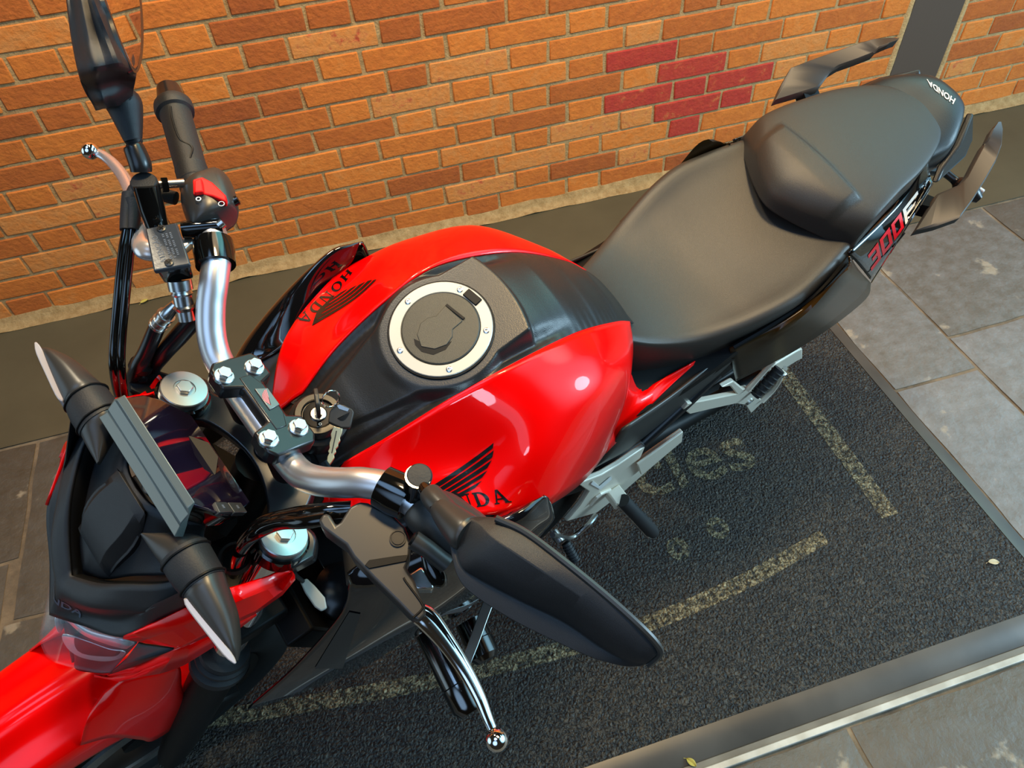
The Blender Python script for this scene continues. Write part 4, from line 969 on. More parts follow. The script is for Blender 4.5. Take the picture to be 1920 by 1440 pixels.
# headlight: clear lens over chromed reflector bowls
HLP = [[(95, 1153, 0), (162, 1175, .040), (228, 1196, .079), (258, 1205, .083)], [(74, 1190, 0), (150, 1205, .036), (214, 1222, .066), (246, 1218, .079)],
       [(84, 1226, 0), (146, 1236, .028), (200, 1246, .048), (226, 1240, .066)], [(104, 1243, 0), (140, 1253, .018), (182, 1262, .036), (207, 1262, .050)]]
def hl_surf(dy, dx, k=1.0):
    c = [sum(q[0] for r in HLP for q in r)/16, sum(q[1] for r in HLP for q in r)/16]
    r_ = MB().surf([[(KS(q[0], q[1], y=0) if q[2] == 0 else S3(c[0]+(q[0]-c[0])*k, c[1]+(q[1]-c[1])*k, q[2]-dy))+V((dx if q[2] == 0 else 0, 0, 0)) for q in r] for r in HLP], 17, 17)
    m_ = r_.mirror(); r_.add(m_.v, m_.f); return r_
headlight = sobj('headlight', hl_surf(.014, .030), DARK, solid=.003)
sobj('headlight_lens', hl_surf(0, 0), LENS, headlight, smooth=60, solid=.002)
def S0(px, py): return KS(px, py, y=0)
rf = MB().surf([[S0(99, 1160)+V((.012, 0, 0)), S3(165, 1182, .034), S3(228, 1200, .070), S3(252, 1207, .075)], [S0(103, 1176)+V((.012, 0, 0)), S3(160, 1193, .032), S3(220, 1214, .064), S3(238, 1217, .068)]], 17, 3)
mm = rf.mirror(); rf.add(mm.v, mm.f)
sobj('upper_reflector', rf, REFLECTOR, headlight, solid=.002)
bowl = [S3(118, 1190, .010), S3(160, 1202, .029), S3(205, 1218, .053), S3(234, 1223, .064), S3(222, 1236, .054), S3(190, 1240, .040), S3(150, 1232, .022), S3(125, 1214, .010)]
bc = S3(172, 1214, .026)
bw = MB().grid([cr(bowl, 32, True), [lerp(p, bc, .5)+V((.004, 0, 0)) for p in cr(bowl, 32, True)], [lerp(p, bc, .97) for p in cr(bowl, 32, True)]], closed_u=True); mm = bw.mirror()
for b_ in (bw, mm): sobj('lower_reflector', b_, REFLECTOR, headlight, solid=.001)
sobj('lamp_divider', MB().tube([S3(250, 1212, .074), S3(228, 1216, .066), S3(160, 1196, .031), S0(101, 1180)+V((.010, 0, 0))], .0022, 8, 20), GREYSAT, headlight)

# ---- front indicators
for s in (1, -1):
    def sg(px, py, z):
        p = KS(px, py, z=z); return V((p.x, s*-p.y, p.z))
    secs = []
    for (fx, fy), (rx, ry), z, h in (((264, 1003), (272, 1000), 1.046, .003), ((292, 1042), (345, 1000), 1.046, .012), ((305, 1058), (385, 1010), 1.046, .017), ((325, 1092), (405, 1045), 1.045, .018), ((347, 1118), (420, 1072), 1.044, .017), ((352, 1128), (428, 1095), 1.044, .017), ((385, 1172), (447, 1150), 1.043, .015), ((420, 1215), (452, 1205), 1.042, .011), ((438, 1240), (447, 1238), 1.041, .004)):
        a, b = sg(fx, fy, z), sg(rx, ry, z); c = (a+b)/2
        secs.append([a+V((0, 0, -h*.4)), a+V((0, 0, h*.3)), lerp(a, b, .3)+V((0, 0, h)), lerp(a, b, .75)+V((0, 0, h)), b+V((0, 0, 0)), lerp(a, b, .75)-V((0, 0, h)), lerp(a, b, .3)-V((0, 0, h))])
    ts = sobj('turn_signal', MB().loft(secs, 28, 40), GREYSAT)
    sobj('signal_collar', MB().loft([[lerp(p, sum(secs[k], V())/7, -.05) for p in secs[k]] for k in (2, 3, 4)], 28, 8), RUBBER, ts)
    for t in (.25, .75):
        ring = [lerp(lerp(a, b, t), sum(secs[2]+secs[3], V())/14, -.08) for a, b in zip(secs[2+int(t*2)], secs[3+int(t*2)])]
        sobj('collar_groove', MB().tube(cr(ring, 28, True)+[cr(ring, 28, True)[0]], .0012, 6), DARK, ts)
    A = [sg(346, 1122, 1.040), sg(355, 1119, 1.048), sg(452, 1240, 1.044), sg(441, 1246, 1.036)]
    sobj('signal_lens', MB().loft([[sg(x0, y0, 1.052), sg(x1, y1, 1.052), sg(x1, y1, 1.028), sg(x0, y0, 1.028)] for x0, y0, x1, y1 in ((344, 1122, 356, 1120), (350, 1140, 368, 1136), (385, 1186, 402, 1180), (420, 1230, 436, 1226), (440, 1246, 444, 1243))], 4, 12, False), SIGLENS, ts, bevel=.002)

# ---- instrument panel
rr_, ff_ = V((-.311, 0, 1.006)), V((-.354, 0, 1.095)); sd = (rr_-ff_); sl_ = sd.length; sd = sd.normalized(); sn = V((sd.z*-1, 0, sd.x)).normalized(); sn = sn if sn.z > 0 else -sn
def dp(t, y, h=0): return ff_+sd*(t*sl_)+V((0, y, 0))+sn*h
so = [(0, .063), (.35, .0735), (.62, .0725), (1, .058), (1, -.058), (.62, -.0725), (.35, -.0735), (0, -.063)]
panel_o = sobj('instrument_panel', MB().plate([dp(lerp(.07, 1, t), y*1.02, -.001) for t, y in so], .020, sn, taper=.05), GLOSS, bevel=.003)
sobj('display_screen', MB().plate([dp(lerp(.02, .985, t), y, .0012) for t, y in so], .003, sn), SCREEN, panel_o, bevel=.0012)
strip_f = V((-.380, 0, 1.071))
rows = []
for u in (-1, 1):
    y0, y1, y2 = u*.0635, u*.0675, u*.071
    a_, b_ = dp(-.005, 0, .0035), strip_f
    rows.append([dp(.03, y0, .0025), dp(.0, y0, .0045), lerp(a_, b_, .22)+V((0, y0, .0035)), lerp(a_, b_, .30)+V((0, y1, .001)), lerp(a_, b_, .62)+V((0, y1, .001)), lerp(a_, b_, .68)+V((0, y1, -.0015)), b_+V((0, y2, 0)), b_+V((.005, y2, -.012)), dp(.25, y0, -.026), dp(.1, y0, -.01)])
sobj('dash_visor', MB().loft(rows, 10, 2, False), VISOR, panel_o, bevel=.0008, smooth=15)
for k in (0, 1):
    t0, t1 = (.30+k*.24, .52+k*.24)
    q = [dp(t0, -.0735, .0035), dp(t1, -.0728, .0035), dp(t1, -.061, .0035), dp(t0+.03*(1-k), -.061, .0035)]
    bt = sobj('dash_button', MB().plate(q, .006, sn), BUTTON, panel_o, bevel=.0008)
    sobj('button_mark', MB().box(dp((t0+t1)/2, -.0668, .0037), (.0012, .0020, .0003), sd), GREYPRINT, bt)
sobj('dash_bracket', MB().tube([V((-.34, 0, 1.04)), V((-.36, 0, .96)), V((-.35, 0, .88))], .03, 10), DARK)

cb = sobj('cable_bracket', MB().plate([KS(x, y, z=.962) for x, y in ((238, 700), (262, 688), (292, 692), (318, 700), (300, 738), (262, 742), (240, 732))], .02, (0, 0, 1)), DARK, bevel=.003)
sobj('bracket_screw', MB().lathe(KS(268, 712, z=.963), (0, 0, 1), [(0, .005), (.003, .005), (.003, 0)], 14), SATIN, cb)
hb = sobj('horn_bracket', MB().plate([KS(x, y, z=.935) for x, y in ((500, 922), (538, 908), (548, 938), (512, 950))], .004, (0, 0, 1)), mat('zinc_gold', (.50, .36, .14), .35, metal=.9, bump=(400, .5)), bevel=.001)
sobj('plastic_tab', MB().plate([KS(x, y, z=.88) for x, y in ((562, 1090), (575, 1084), (590, 1098), (609, 1120), (613, 1140), (602, 1146), (590, 1138), (572, 1112))], .004, (0, 0, 1)), mat('grey_tab', (.30, .32, .30), .5), bevel=.0015)
sobj('tab_stem', MB().tube([KS(541, 1045, z=.93), KS(552, 1075, z=.90), KS(568, 1090, z=.88)], .0025, 8, 12), SATIN)
# ---- grips, switch housings
def ring_on(p, ax, prof, n=32): return MB().lathe(p, ax, prof, n)
def barpt(y): # centre of the bar at |y|
    for a, b in zip(half[:-1], half[1:]):
        if a[1] <= abs(y) <= b[1]:
            t = (abs(y)-a[1])/(b[1]-a[1]); return V((lerp(a[0], b[0], t), y, lerp(a[2], b[2], t)))
    a, b = half[-2], half[-1]; t = (abs(y)-a[1])/(b[1]-a[1]); return V((lerp(a[0], b[0], t), y, lerp(a[2], b[2], t)))
for s in (1, -1):
    a, b = barpt(s*.235), barpt(s*.352); ax = (b-a).normalized()
    gr = sobj('handlebar_grip', MB().lathe(a, ax, [(0, .0165), (.010, .0168), (.0105, .0160)]+[(.012+.0022*i, .0168-(.0006 if i % 2 else 0)) for i in range(9)]+[(.034, .0162), (.105, .0166), (.112, .0170), (.114, .0202), (.119, .0210), (.126, .0205), (.130, .0180)], 36), RUBBER)
    sobj('grip_channel', MB().tube([a+ax*.030+V((.003, 0, .0160)), a+ax*.045+V((.008, 0, .0148)), a+ax*.060+V((-.002, 0, .0166)), a+ax*.09+V((-.004, 0, .0164)), a+ax*.108+V((-.002, 0, .0166))], .0010, 6, 24), DARK, gr)
    sobj('bar_end', MB().lathe(a+ax*.129, ax, [(0, .0155), (.004, .0155), (.006, .0150), (.024, .0125), (.026, .010), (.026, 0)], 28), SATIN, gr)
# right switch housing with red kill switch
a = barpt(.190); ax = (barpt(.235)-a).normalized()
hs = sobj('switch_housing', MB().loft([[a+ax*t+(V((.0, 0, 1))*math.cos(k*22.5*D)+V((1, 0, 0))*math.sin(k*22.5*D))*r_*(1.18 if 2 <= k <= 6 else 1.0)+V((.006, 0, .004)) for k in range(16)] for t, r_ in ((-.006, .017), (-.003, .0225), (.008, .0255), (.030, .0262), (.044, .0235), (.050, .018))], 32, 22), GREYSAT)
q = [KS(x, y, z=1.131) for x, y in ((361, 336), (379, 331), (398, 341), (424, 366), (423, 377), (398, 367), (380, 363), (362, 364))]
ks_ = sobj('engine_stop_switch', MB().plate(q, .010, (0, 0, 1)), SWRED, hs, bevel=.0015)
sobj('switch_ridge', MB().plate([KS(x, y, z=1.1355) for x, y in ((364, 338), (378, 333), (381, 358), (364, 361))], .006, (0, 0, 1)), SWRED, ks_, bevel=.0015)
ob = MB()
for cx, cy, r_ in ((415, 382, .0028),):
    c = KS(cx, cy, z=1.1295); ob.tube([c+V((r_*math.cos(k*20*D), r_*math.sin(k*20*D), 0)) for k in range(19)], .0004, 6)
sobj('switch_symbol', ob, WHITE, hs)
ob = MB(); c = KS(372, 373, z=1.1305); ob.tube([c+V((.0022*math.cos(k*30*D), .0022*math.sin(k*30*D), 0)) for k in range(13)], .0006, 6)
sobj('switch_symbol', ob, WHITE, hs)
sobj('starter_button', MB().lathe(KS(440, 378, z=1.112), V((.9, -.1, .2)), [(-.006, .005), (.004, .005), (.005, .003), (.005, 0)], 16), GLOSS, hs)

# brake master cylinder
def bz(px, py, z): return KS(px, py, z=z)
rs = sobj('brake_reservoir', MB().plate([bz(272, 428, 1.128), bz(331, 417, 1.128), bz(357, 495, 1.128), bz(288, 508, 1.128)], .006, (0, 0, 1)), mat('reservoir_lid', (.035, .042, .052), .28, bump=(300, .15)), bevel=.0015)
sobj('reservoir_body', MB().plate([bz(275, 431, 1.121), bz(330, 420, 1.121), bz(355, 494, 1.121), bz(290, 505, 1.121)], .030, (0, 0, 1), taper=.1), GLOSS, rs, bevel=.003)
for px, py in ((303, 429), (317, 493)):
    c = bz(px, py, 1.1282)
    sc_ = sobj('lid_screw', MB().lathe(c, (0, 0, 1), [(0, .0042), (.0008, .0042), (.0012, .0036), (.0012, 0)], 20), GREYSAT, rs)
    sobj('screw_cross', MB().box(c+V((0, 0, .0013)), (.0026, .0006, .0002), (1, .4, 0)).box(c+V((0, 0, .0013)), (.0006, .0026, .0002), (1, .4, 0)), DARK, sc_)
u_ = (bz(285, 440, 1.128)-bz(303, 490, 1.128)).normalized(); v_ = (bz(290, 465, 1.128)-bz(340, 455, 1.128)).normalized()
plane_text('ATENÇÃO', bz(298, 467, 1.1283), u_, v_, .0052, GREYPRINT, rs, name='warning_lettering', bold=.01)
em = MB()       # rows of small raised print, too worn to read
vn = (v_-v_.dot(u_)*u_).normalized()
for k, px in enumerate((313, 320, 327)):
    c0 = bz(px, 462-k*2, 1.1284)
    for q_ in range(-7, 8):
        if (q_+k) % 5: em.box(c0+u_*(q_*.0021), (.0007, .0010, .0001), u_, vn)
sobj('embossed_print', em, GREYPRINT, rs)
sobj('master_cylinder', MB().tube([bz(342, 432, 1.108), bz(418, 425, 1.108)], .0085, 20), GLOSS, rs)
sobj('clamp_band', MB().lathe(barpt(.148), barpt(.19)-barpt(.14), [(-.004, .0150), (-.004, .0195), (.012, .0205), (.024, .0195), (.024, .0150)], 28), GLOSS, rs)
sobj('clamp_bolt', MB().lathe(bz(410, 424, 1.112), (.9, 0, .3), [(0, .005), (.006, .005), (.006, .003), (.003, .003), (.003, 0)], 14), STEEL, rs)
bj0, bj1 = bz(336, 525, 1.090), bz(350, 596, 1.062)
sobj('banjo_bolt', MB().lathe(bj0, bj1-bj0, [(0, .012), (.010, .012), (.011, .0095), (.014, .0110), (.016, .0095), (.026, .0095), (.028, .0115), (.030, .0100), (.032, .0085), (.042, .0085), (.042, .005), (.036, .005), (.036, 0)], 12), STEEL, rs)
hose = [bz(330, 570, 1.060), bz(312, 590, 1.050), bz(296, 610, 1.035), bz(274, 660, 1.00), bz(258, 690, .98), bz(250, 720, .94), bz(262, 760, .85)]
bh = sobj('brake_hose', MB().tube(hose[2:], .0085, 14, 30), SATIN)
sobj('hose_fitting', MB().tube(hose[:3], [.005, .0075, .009], 14, 12), STEEL, bh)
for t in (0, .5, .9): sobj('crimp_ring', MB().lathe(lerp(hose[1], hose[2], t), hose[2]-hose[1], [(0, .0095), (.003, .0095)], 14), STEEL, bh)
# throttle cables
for k, (ox, rr) in enumerate(((-7, .0046), (7, .0046))):
    P = [bz(247+ox*.4, 385, 1.095), bz(243+ox*.8, 430, 1.090), bz(236+ox, 480, 1.080), bz(228+ox, 560, 1.06), bz(221+ox, 640, 1.03), bz(220+ox, 690, 1.01), bz(228+ox*.7, 745, .96), bz(240, 790, .86)]
    tc_ = sobj('throttle_cable', MB().tube(P, rr, 12, 50), GLOSS)
    sobj('cable_boot', MB().tube([bz(247+ox*.3, 365+k*10, 1.098), bz(245+ox*.7, 400, 1.094), bz(243+ox*.85, 432, 1.090)], [.0085, .0075, .0065], 14, 10), RUBBER, tc_)
sobj('cable_elbow', MB().tube([bz(246, 372, 1.098), bz(258, 352, 1.102), bz(285, 360, 1.105), bz(330, 372, 1.105)], .007, 12, 14), RUBBER)
sobj('wiring_loom', MB().tube([bz(382, 560, 1.075), bz(370, 590, 1.05), bz(340, 625, 1.02), bz(305, 665, .99), bz(285, 700, .95), bz(290, 760, .88)], [.005, .009, .010, .009, .008, .008], 12, 40), SATIN)
sobj('hose_clip', MB().lathe(bz(262, 690, .975), bz(274, 660, 1.0)-bz(258, 690, .98), [(0, .0125), (.007, .0125)], 18), DARK)
# brake lever
P = [bz(360, 450, 1.096), bz(325, 470, 1.096), bz(290, 470, 1.092), bz(270, 462, 1.090), bz(262, 430, 1.083), bz(252, 385, 1.070), bz(236, 340, 1.060), bz(215, 310, 1.054), bz(196, 293, 1.050), bz(180, 285, 1.048)]
bl_ = sobj('brake_lever', MB().tube(P, [.008, .010, .012, .012, .010, .0075, .0068, .0062, .0056, .0050], 16, 50, flat=.62, upv=(0, 0, 1)), LEVER)
sobj('lever_ball', MB().ball(bz(169, 283, 1.048), .0098), CHROME, bl_)
# right mirror: perch, stem, sleeve, shell, glass
def tubeK(name, lst, r, material, parent=None, steps=None, n=18):
    return sobj(name, MB().tube([bz(*q) for q in lst], r, n, steps), material, parent)
mr = tubeK('rearview_mirror', [(264, 315, 1.143), (250, 268, 1.156), (240, 235, 1.166)], [.005, .005, .005], GLOSS)
tubeK('mirror_perch', [(273, 345, 1.140), (285, 390, 1.118), (300, 440, 1.10)], [.0125, .0125, .010], GLOSS, mr)
sobj('perch_cap', MB().lathe(bz(272, 348, 1.136), (0.0, 0, 1), [(0, .0128), (.004, .0130), (.0065, .0115), (.0072, 0)], 28), RUBBER, mr)
tubeK('perch_bolt', [(290, 346, 1.128), (345, 343, 1.122)], .0045, STEEL, mr)
sobj('perch_nut', MB().lathe(bz(303, 347, 1.127), bz(345, 343, 1.122)-bz(290, 346, 1.128), [(0, .0075), (.006, .0075)], 6), GLOSS, mr)
tubeK('stem_boot', [(265, 322, 1.144), (262, 305, 1.150), (250, 275, 1.158), (247, 270, 1.160)], [.0098, .0105, .0095, .006], SATIN, mr, 16)
tubeK('mirror_neck', [(250, 262, 1.160), (248, 256, 1.162), (234, 200, 1.178), (227, 190, 1.182)], [.0085, .0095, .0165, .0155], PLASTIC, mr, 20, 24)
def shell(edges, nsec=22):
    """edges: for each station (front-low px,py,z) (crest px,py,z) (rear-top px,py,z) (rear-low px,py,z)"""
    return MB().loft([[bz(*q) for q in e] for e in edges], 28, nsec)
RR = {}
def shellR():
    sts = [((188, 206), (222, 199), (249, 190)), ((178, 194), (220, 180), (250, 172)), ((160, 168), (226, 150), (252, 158)), ((146, 135), (233, 122), (258, 136)), ((135, 80), (216, 70), (266, 85)), ((128, 20), (198, 20), (265, 10)), ((126, -20), (187, -20), (259, -40)), ((132, -70), (186, -75), (238, -88)), ((160, -110), (190, -105), (205, -98))]
    rows = []
    zt = gp(254, 146).z
    for (lx, ly), (mx, my), (rx, ry) in sts:
        if ry > 150: f_ = min(1, (ry-146)/44); r = bz(rx, ry, lerp(zt, 1.176, f_)); m_ = bz(mx, my, lerp(zt, 1.188, f_)+.004)
        else: r = gp(rx, ry)-gn*.002; m_ = gp(mx, my)-gn*.001
        l = bz(lx, ly, m_.z-(.014 if ry < 150 else .008)); l2 = bz(lx+(mx-lx)*.35, ly+(my-ly)*.35, m_.z+.004)
        k = lerp(l, r, .5)-gn*.018
        rows.append([l, lerp(l, l2, .5)+V((-.001, 0, .001)), l2, lerp(l2, m_, .5)+V((-.002, 0, .001)), m_, r, k])
    return MB().loft(rows, 28, 50)
gc = bz(232, 60, 1.232)
dv = (ST@(BT@_ray(232, 60))).normalized(); rv = (ST@(BT@V((.10, .93, -.33)))).normalized()      # the glass is turned so that it shows the brick wall
gn = (rv-dv).normalized()
def gp(px, py):
    d = ST@(BT@_ray(px, py)); c = ST@(BT@(CAM-BORG)-PIV)+PIV
    return c+d*((gc-c).dot(gn)/d.dot(gn))
gl = [(249, 130), (243, 124), (221, 73), (206, 32), (192, -6), (184, -50), (200, -85), (235, -80), (252, -40), (259, 10), (261, 60), (259, 100), (254, 124)]
sobj('mirror_glass', MB().plate([gp(x, y) for x, y in gl], .002, -gn), MIRRORGLASS, mr)
gr_ = [(251, 140), (241, 128), (218, 74), (203, 32), (188, -6), (180, -52), (198, -92), (238, -88), (257, -44), (264, 8), (267, 60), (265, 104), (259, 130)]
inr, our = cr([gp(x, y) for x, y in gl], 64, True), cr([gp(x, y) for x, y in gr_], 64, True)
rimb = MB().grid([[a, lerp(a, b, .35)+gn*.0025, lerp(a, b, .8)+gn*.002, b-gn*.002, lerp(a, b, .6)-gn*.006, a-gn*.003] for a, b in zip(inr, our)], closed_u=True, closed_v=True)
sobj('mirror_rim', rimb, SATIN, mr)
sobj('mirror_shell', shellR(), PLASTIC, mr, smooth=40, bevel=.001)

# left side: clutch perch, lever, switches, mirror
cov = [(596, 976), (606, 962), (618, 963), (630, 984), (638, 978), (655, 950), (674, 940), (690, 942), (735, 964), (760, 988), (771, 1018), (769, 1050), (762, 1064), (778, 1090), (797, 1138), (800, 1152), (786, 1166), (770, 1155), (748, 1132), (700, 1085), (662, 1045), (648, 1022), (628, 1008), (604, 990)]
cc_ = sobj('clutch_lever_cover', MB().plate([bz(x, y, 1.088) for x, y in cov], .032, (0, 0, 1), taper=.03), GREYSAT, bevel=.006, segs=4, smooth=40)
sobj('pivot_bolt', MB().lathe(bz(746, 1010, 1.0885), (0, 0, 1), [(0, .0075), (.0014, .0075), (.0014, .0066), (.0004, .0064), (.0004, .0058), (.0014, .0056), (.0014, 0)], 32), SATIN, cc_)
sobj('cover_recess', MB().plate([bz(x, y, 1.0896) for x, y in ((684, 1060), (692, 1050), (745, 1042), (766, 1040), (762, 1052), (692, 1066))], .001, (0, 0, 1)), DARK, cc_, bevel=.0004)
sobj('cover_seam', MB().tube([bz(x, y, 1.0888) for x, y in ((757, 1083), (762, 1092), (790, 1130), (791, 1142), (775, 1158))], .0009, 6, 20), DARK, cc_)
P = [bz(786, 1150, 1.070), bz(806, 1165, 1.066), bz(838, 1205, 1.058), bz(872, 1256, 1.048), bz(898, 1305, 1.042), bz(914, 1345, 1.040), bz(923, 1366, 1.040)]
cl_ = sobj('clutch_lever', MB().tube(P, [.0095, .0105, .0085, .0070, .0060, .0050, .0044], 16, 40, flat=.62, upv=(0, 0, 1)), CHROME)
sobj('lever_ball', MB().ball(bz(931, 1387, 1.040), .0100), CHROME, cl_)
sobj('lever_groove', MB().tube([bz(806, 1168, 1.0742), bz(838, 1208, 1.0640), bz(872, 1259, 1.0535), bz(900, 1312, 1.047)], .0012, 6, 20), GREYSAT, cl_)
tubeK('clutch_cable', [(612, 972, 1.080), (570, 978, 1.072), (520, 982, 1.05), (475, 1005, 1.02), (448, 1040, .96), (440, 1075, .88)], .0068, GLOSS, None, 40)
tubeK('clutch_cable', [(660, 955, 1.070), (600, 960, 1.066), (545, 968, 1.045), (490, 985, 1.02), (458, 1020, .97), (446, 1060, .90)], .0082, GLOSS, None, 40)
gt = MB().ring(bz(443, 1050, .945), (.1, .1, 1), [(0, .0135), (0, .0165), (.010, .0165), (.010, .0135)], 28); sobj('cable_guide', gt, RUBBER)
sobj('brake_hose_clip', MB().box(bz(548, 1035, .94), (.012, .008, .006)), STEEL, bevel=.001)
mp = sobj('bar_perch', MB().lathe(barpt(-.150), barpt(-.19)-barpt(-.14), [(-.004, .0150), (-.004, .0195), (.012, .0205), (.024, .0195), (.024, .0150)], 28), GLOSS)
a = barpt(-.190); ax = (barpt(-.235)-a).normalized()
hl_ = sobj('left_switch_housing', MB().loft([[a+ax*t+(V((.0, 0, 1))*math.cos(k*22.5*D)+V((1, 0, 0))*math.sin(k*22.5*D))*r_+V((.004, 0, -.002)) for k in range(16)] for t, r_ in ((-.010, .017), (-.006, .022), (.008, .026), (.035, .027), (.048, .025), (.052, .018))], 32, 22), GREYSAT)
hl_.name = 'switch_housing'
sobj('turn_switch', MB().tube([bz(775, 1012, 1.115), bz(800, 1028, 1.112), bz(838, 1058, 1.105)], [.0085, .0080, .0085], 18), GREYSAT, hl_)
sobj('switch_bore', MB().lathe(bz(776, 1011, 1.1175), bz(775, 1012, 1.115)-bz(800, 1028, 1.112), [(0, .0062), (.002, .0062), (.002, 0)], 18), DARK, hl_)
sobj('horn_lever', MB().tube([bz(797, 1040, 1.095), bz(808, 1060, 1.090), bz(822, 1085, 1.085), bz(830, 1096, 1.080)], [.004, .008, .008, .005], 14, 14), GLOSS, hl_)
sobj('beam_switch', MB().plate([bz(x, y, 1.03) for x, y in ((766, 1078), (790, 1062), (815, 1090), (812, 1105), (780, 1105))], .02, (0, 0, 1)), STEEL, hl_, bevel=.002)
ml = tubeK('rearview_mirror', [(793, 912, 1.135), (815, 945, 1.150), (850, 985, 1.165)], .0065, GLOSS)
tubeK('mirror_perch', [(784, 893, 1.140), (782, 915, 1.115), (775, 945, 1.095)], [.0115, .0125, .0125], GLOSS, ml)
sobj('perch_arm', MB().loft([[bz(x-10, y+6, 1.130), bz(x+10, y-6, 1.130), bz(x+10, y-6, 1.112), bz(x-10, y+6, 1.112)] for x, y in ((790, 908), (812, 935), (822, 955))], 4, 6, False), GLOSS, ml, bevel=.002)
sobj('perch_cap', MB().lathe(bz(786, 896, 1.134), (0, 0, 1), [(0, .0112), (.005, .0115), (.0075, .0100), (.0082, 0)], 28), RUBBER, ml)
tubeK('stem_boot', [(806, 925, 1.142), (818, 940, 1.147), (836, 958, 1.153), (842, 966, 1.155)], [.0095, .0105, .0100, .0085], GREYSAT, ml, 16)
tubeK('mirror_neck', [(826, 948, 1.150), (835, 962, 1.154), (868, 995, 1.163), (880, 1004, 1.166)], [.0095, .0115, .0155, .0145], GREYSAT, ml, 20, 24)
def shell5(edges, nsec=44):
    """straight-faceted section: front-low, crease, dome, rear-top edge, rear-low"""
    rows = []
    for e in edges:
        a, c, t, d = [bz(*q) for q in e]
        up_ = V((0, 0, 1)); w_ = min((t-c).length, .075)
        rows.append([a, lerp(a, c, .5)+V((0, 0, .0005)), c, lerp(c, t, .06)+up_*w_*.10, lerp(c, t, .28)+up_*w_*.20, lerp(c, t, .60)+up_*w_*.22, lerp(c, t, .90)+up_*w_*.07, t, d, lerp(d, a, .5)-up_*.004])
    return MB().loft(rows, 10, nsec, False)
MLs = [[(842, 1008, 1.162), (850, 985, 1.164), (900, 968, 1.176), (880, 1008, 1.150)],
       [(846, 1040, 1.160), (853, 1020, 1.162), (930, 970, 1.182), (890, 1015, 1.142)],
       [(857, 1080, 1.158), (864, 1062, 1.161), (955, 980, 1.188), (905, 1035, 1.136)],
       [(882, 1112, 1.156), (894, 1084, 1.161), (1000, 1012, 1.194), (945, 1070, 1.128)],
       [(955, 1160, 1.154), (974, 1126, 1.161), (1065, 1062, 1.199), (1005, 1115, 1.122)],
       [(1030, 1198, 1.155), (1056, 1166, 1.163), (1130, 1114, 1.199), (1078, 1162, 1.124)],
       [(1105, 1232, 1.158), (1124, 1212, 1.165), (1190, 1162, 1.196), (1140, 1200, 1.137)],
       [(1165, 1249, 1.162), (1176, 1240, 1.168), (1227, 1200, 1.190), (1188, 1228, 1.152)],
       [(1200, 1250, 1.168), (1210, 1246, 1.172), (1237, 1222, 1.184), (1215, 1240, 1.160)]]
sobj('mirror_shell', shell5(MLs, 60), PLASTIC, ml, smooth=35, bevel=.0015)
rimL = [bz(*q) for q in ((930, 972, 1.188), (985, 998, 1.193), (1060, 1054, 1.199), (1130, 1111, 1.199), (1192, 1166, 1.196), (1228, 1203, 1.190), (1237, 1224, 1.182), (1215, 1246, 1.17))]
sobj('mirror_rim', MB().tube(rimL, .003, 8, 40), GREYSAT, ml)
sobj('mirror_glass', MB().plate([bz(*q) for q in ((905, 985, 1.170), (985, 1003, 1.186), (1060, 1060, 1.192), (1130, 1117, 1.192), (1190, 1172, 1.188), (1222, 1210, 1.182), (1190, 1215, 1.150), (1075, 1150, 1.120), (1000, 1100, 1.117), (930, 1050, 1.122))], .002), MIRRORGLASS, ml)

# ---- ignition lock in the tank nose (does not steer)
ign = K(597, 778, z=.985); axn = V((.08, 0, 1)).normalized()
il = obj('ignition_lock', MB().lathe(ign-axn*.030, axn, [(0, .034), (.018, .034), (.020, .033), (.022, .0275), (.030, .0265), (.034, .0245), (.034, .0185), (.030, .0175), (.030, 0)], 40), SATIN, bike)
obj('lock_face', MB().lathe(ign, axn, [(-.002, .0165), (.0012, .0165), (.0020, .0155), (.0020, .0095), (.0010, .009)], 36), GLOSS, il)
obj('key_barrel', MB().lathe(ign, axn, [(0, .0085), (.0035, .0085), (.0040, .0078), (.0040, 0)], 28), STEEL, il)
obj('lock_mark', MB().tube([ign+axn*.0024+V((-.004+.0014*math.cos(k*30*D), -.0118+.0014*math.sin(k*30*D), 0)) for k in range(13)], .0003, 5), WHITE, il)
obj('tank_nose_cover', MB().surf([[V((-.262, -.058, .885)), V((-.262, 0, .900)), V((-.262, .058, .885))], [V((-.245, -.064, .905)), V((-.245, 0, .938)), V((-.245, .064, .905))], [V((-.215, -.056, .932)), V((-.215, 0, .960)), V((-.215, .056, .932))]], 13, 9), COVER, bike, solid=.004)

# ================================================================== KEYS
def world(p): return BROT@V(p)+BORG
def kobj(name, mb, material, root=None, **k):
    if root is None:
        o0 = sum(mb.v, V())/len(mb.v)
    else: o0 = root.location
    mb.v = [world(p)-(world(o0) if root is None else o0) for p in mb.v]
    o = obj(name, mb, material, root, **k)
    if root is None: o.location = world(o0)
    return o
kt = empty('motorcycle_key', world(ign+axn*.004)); tag(kt, 'black headed key standing in the ignition lock of the motorcycle', 'key', 'pair of motorcycle keys')
kd = V((.35, .93, 0)).normalized(); ku = axn
def kk(a, h, w=0): return ign+kd*a+ku*(.004+h)+kd.cross(ku)*w
kobj('key_head', MB().plate([kk(a, h, .0022) for a, h in ((-.0045, .004), (.0045, .004), (.0125, .010), (.0145, .020), (.0120, .034), (.002, .038), (-.008, .036), (-.0125, .030), (-.0130, .014), (-.011, .009))], .0044, kd.cross(ku)), KEYHEAD, kt, bevel=.001)
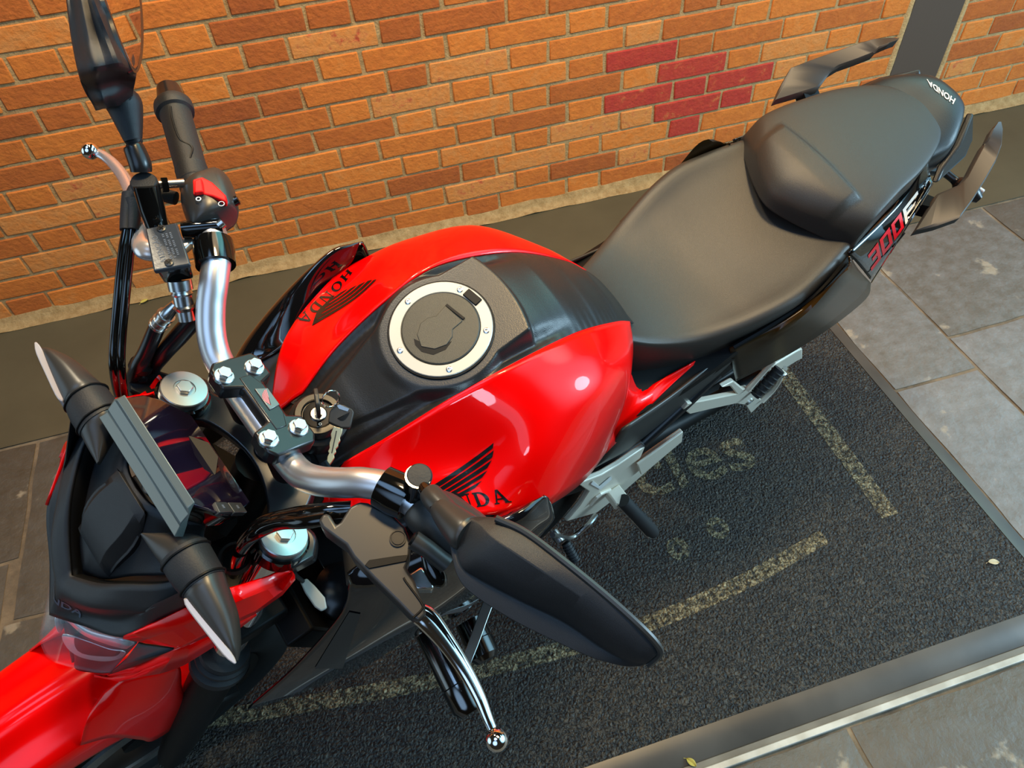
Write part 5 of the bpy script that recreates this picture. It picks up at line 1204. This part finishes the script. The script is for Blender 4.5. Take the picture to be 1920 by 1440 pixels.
kobj('key_blade', MB().box(kk(0, .002), (.0035, .0010, .004), kd, ku), STEEL, kt)
# ring through both heads
rc = K(620, 748, z=1.030)
ring_o = MB().tube([rc+V((.0095*math.cos(k*15*D), .004*math.sin(k*15*D), .0095*math.sin(k*15*D))) for k in range(25)], .0009, 8)
ro = kobj('key_ring', ring_o, CHROME); tag(ro, 'thin steel split ring joining the two keys above the ignition lock', 'key ring')
# spare key hanging from the ring: dark head, brass coloured blade pointing to the front left
def kf(px, py, h=0): return K(px, py, z=lerp(1.018, .992, (py-755)/115))+V((0, 0, h))
k2 = empty('motorcycle_key', world(kf(640, 780))); tag(k2, 'spare key hanging from the ring with square black head and brass blade', 'key', 'pair of motorcycle keys')
hd = kobj('key_head', MB().plate([kf(x, y, .0015) for x, y in ((618, 772), (630, 757), (645, 760), (661, 768), (664, 774), (658, 798), (656, 803), (640, 803), (626, 797), (615, 792))], .0050, (0, 0, 1)), KEYHEAD, k2, bevel=.0012)
kobj('key_hole_slot', MB().plate([kf(x, y, .0020) for x, y in ((632, 762), (637, 760), (655, 768), (652, 773), (636, 768))], .0010, (0, 0, 1)), STEEL, k2)
wg = wing_mb(); o_, u1, v1 = kf(632, 790, .0018), kf(654, 788, .0018)-kf(632, 790, .0018), kf(634, 776, .0018)-kf(632, 790, .0018)
f = MB(); f.v = [o_+u1*p.x+v1*p.y for p in wg.v]; f.f = wg.f
kobj('key_emblem', f, DARK, k2, smooth=None, recalc=False)
bl = [(626, 799), (642, 803), (641, 812), (637, 821), (638, 826), (634, 832), (634, 837), (629, 842), (630, 848), (626, 852), (627, 858), (622, 866), (618, 871), (613, 864), (614, 856), (617, 850), (615, 846), (618, 840), (618, 830), (621, 822), (620, 814), (623, 806)]
kobj('key_blade', MB().plate([kf(x, y) for x, y in bl], .0024, (0, 0, 1)), BRASS, k2, bevel=.0004)
kobj('blade_groove', MB().tube([kf(631, 808, .0003), kf(622, 850, .0003)], .0006, 6), KEYHEAD, k2)
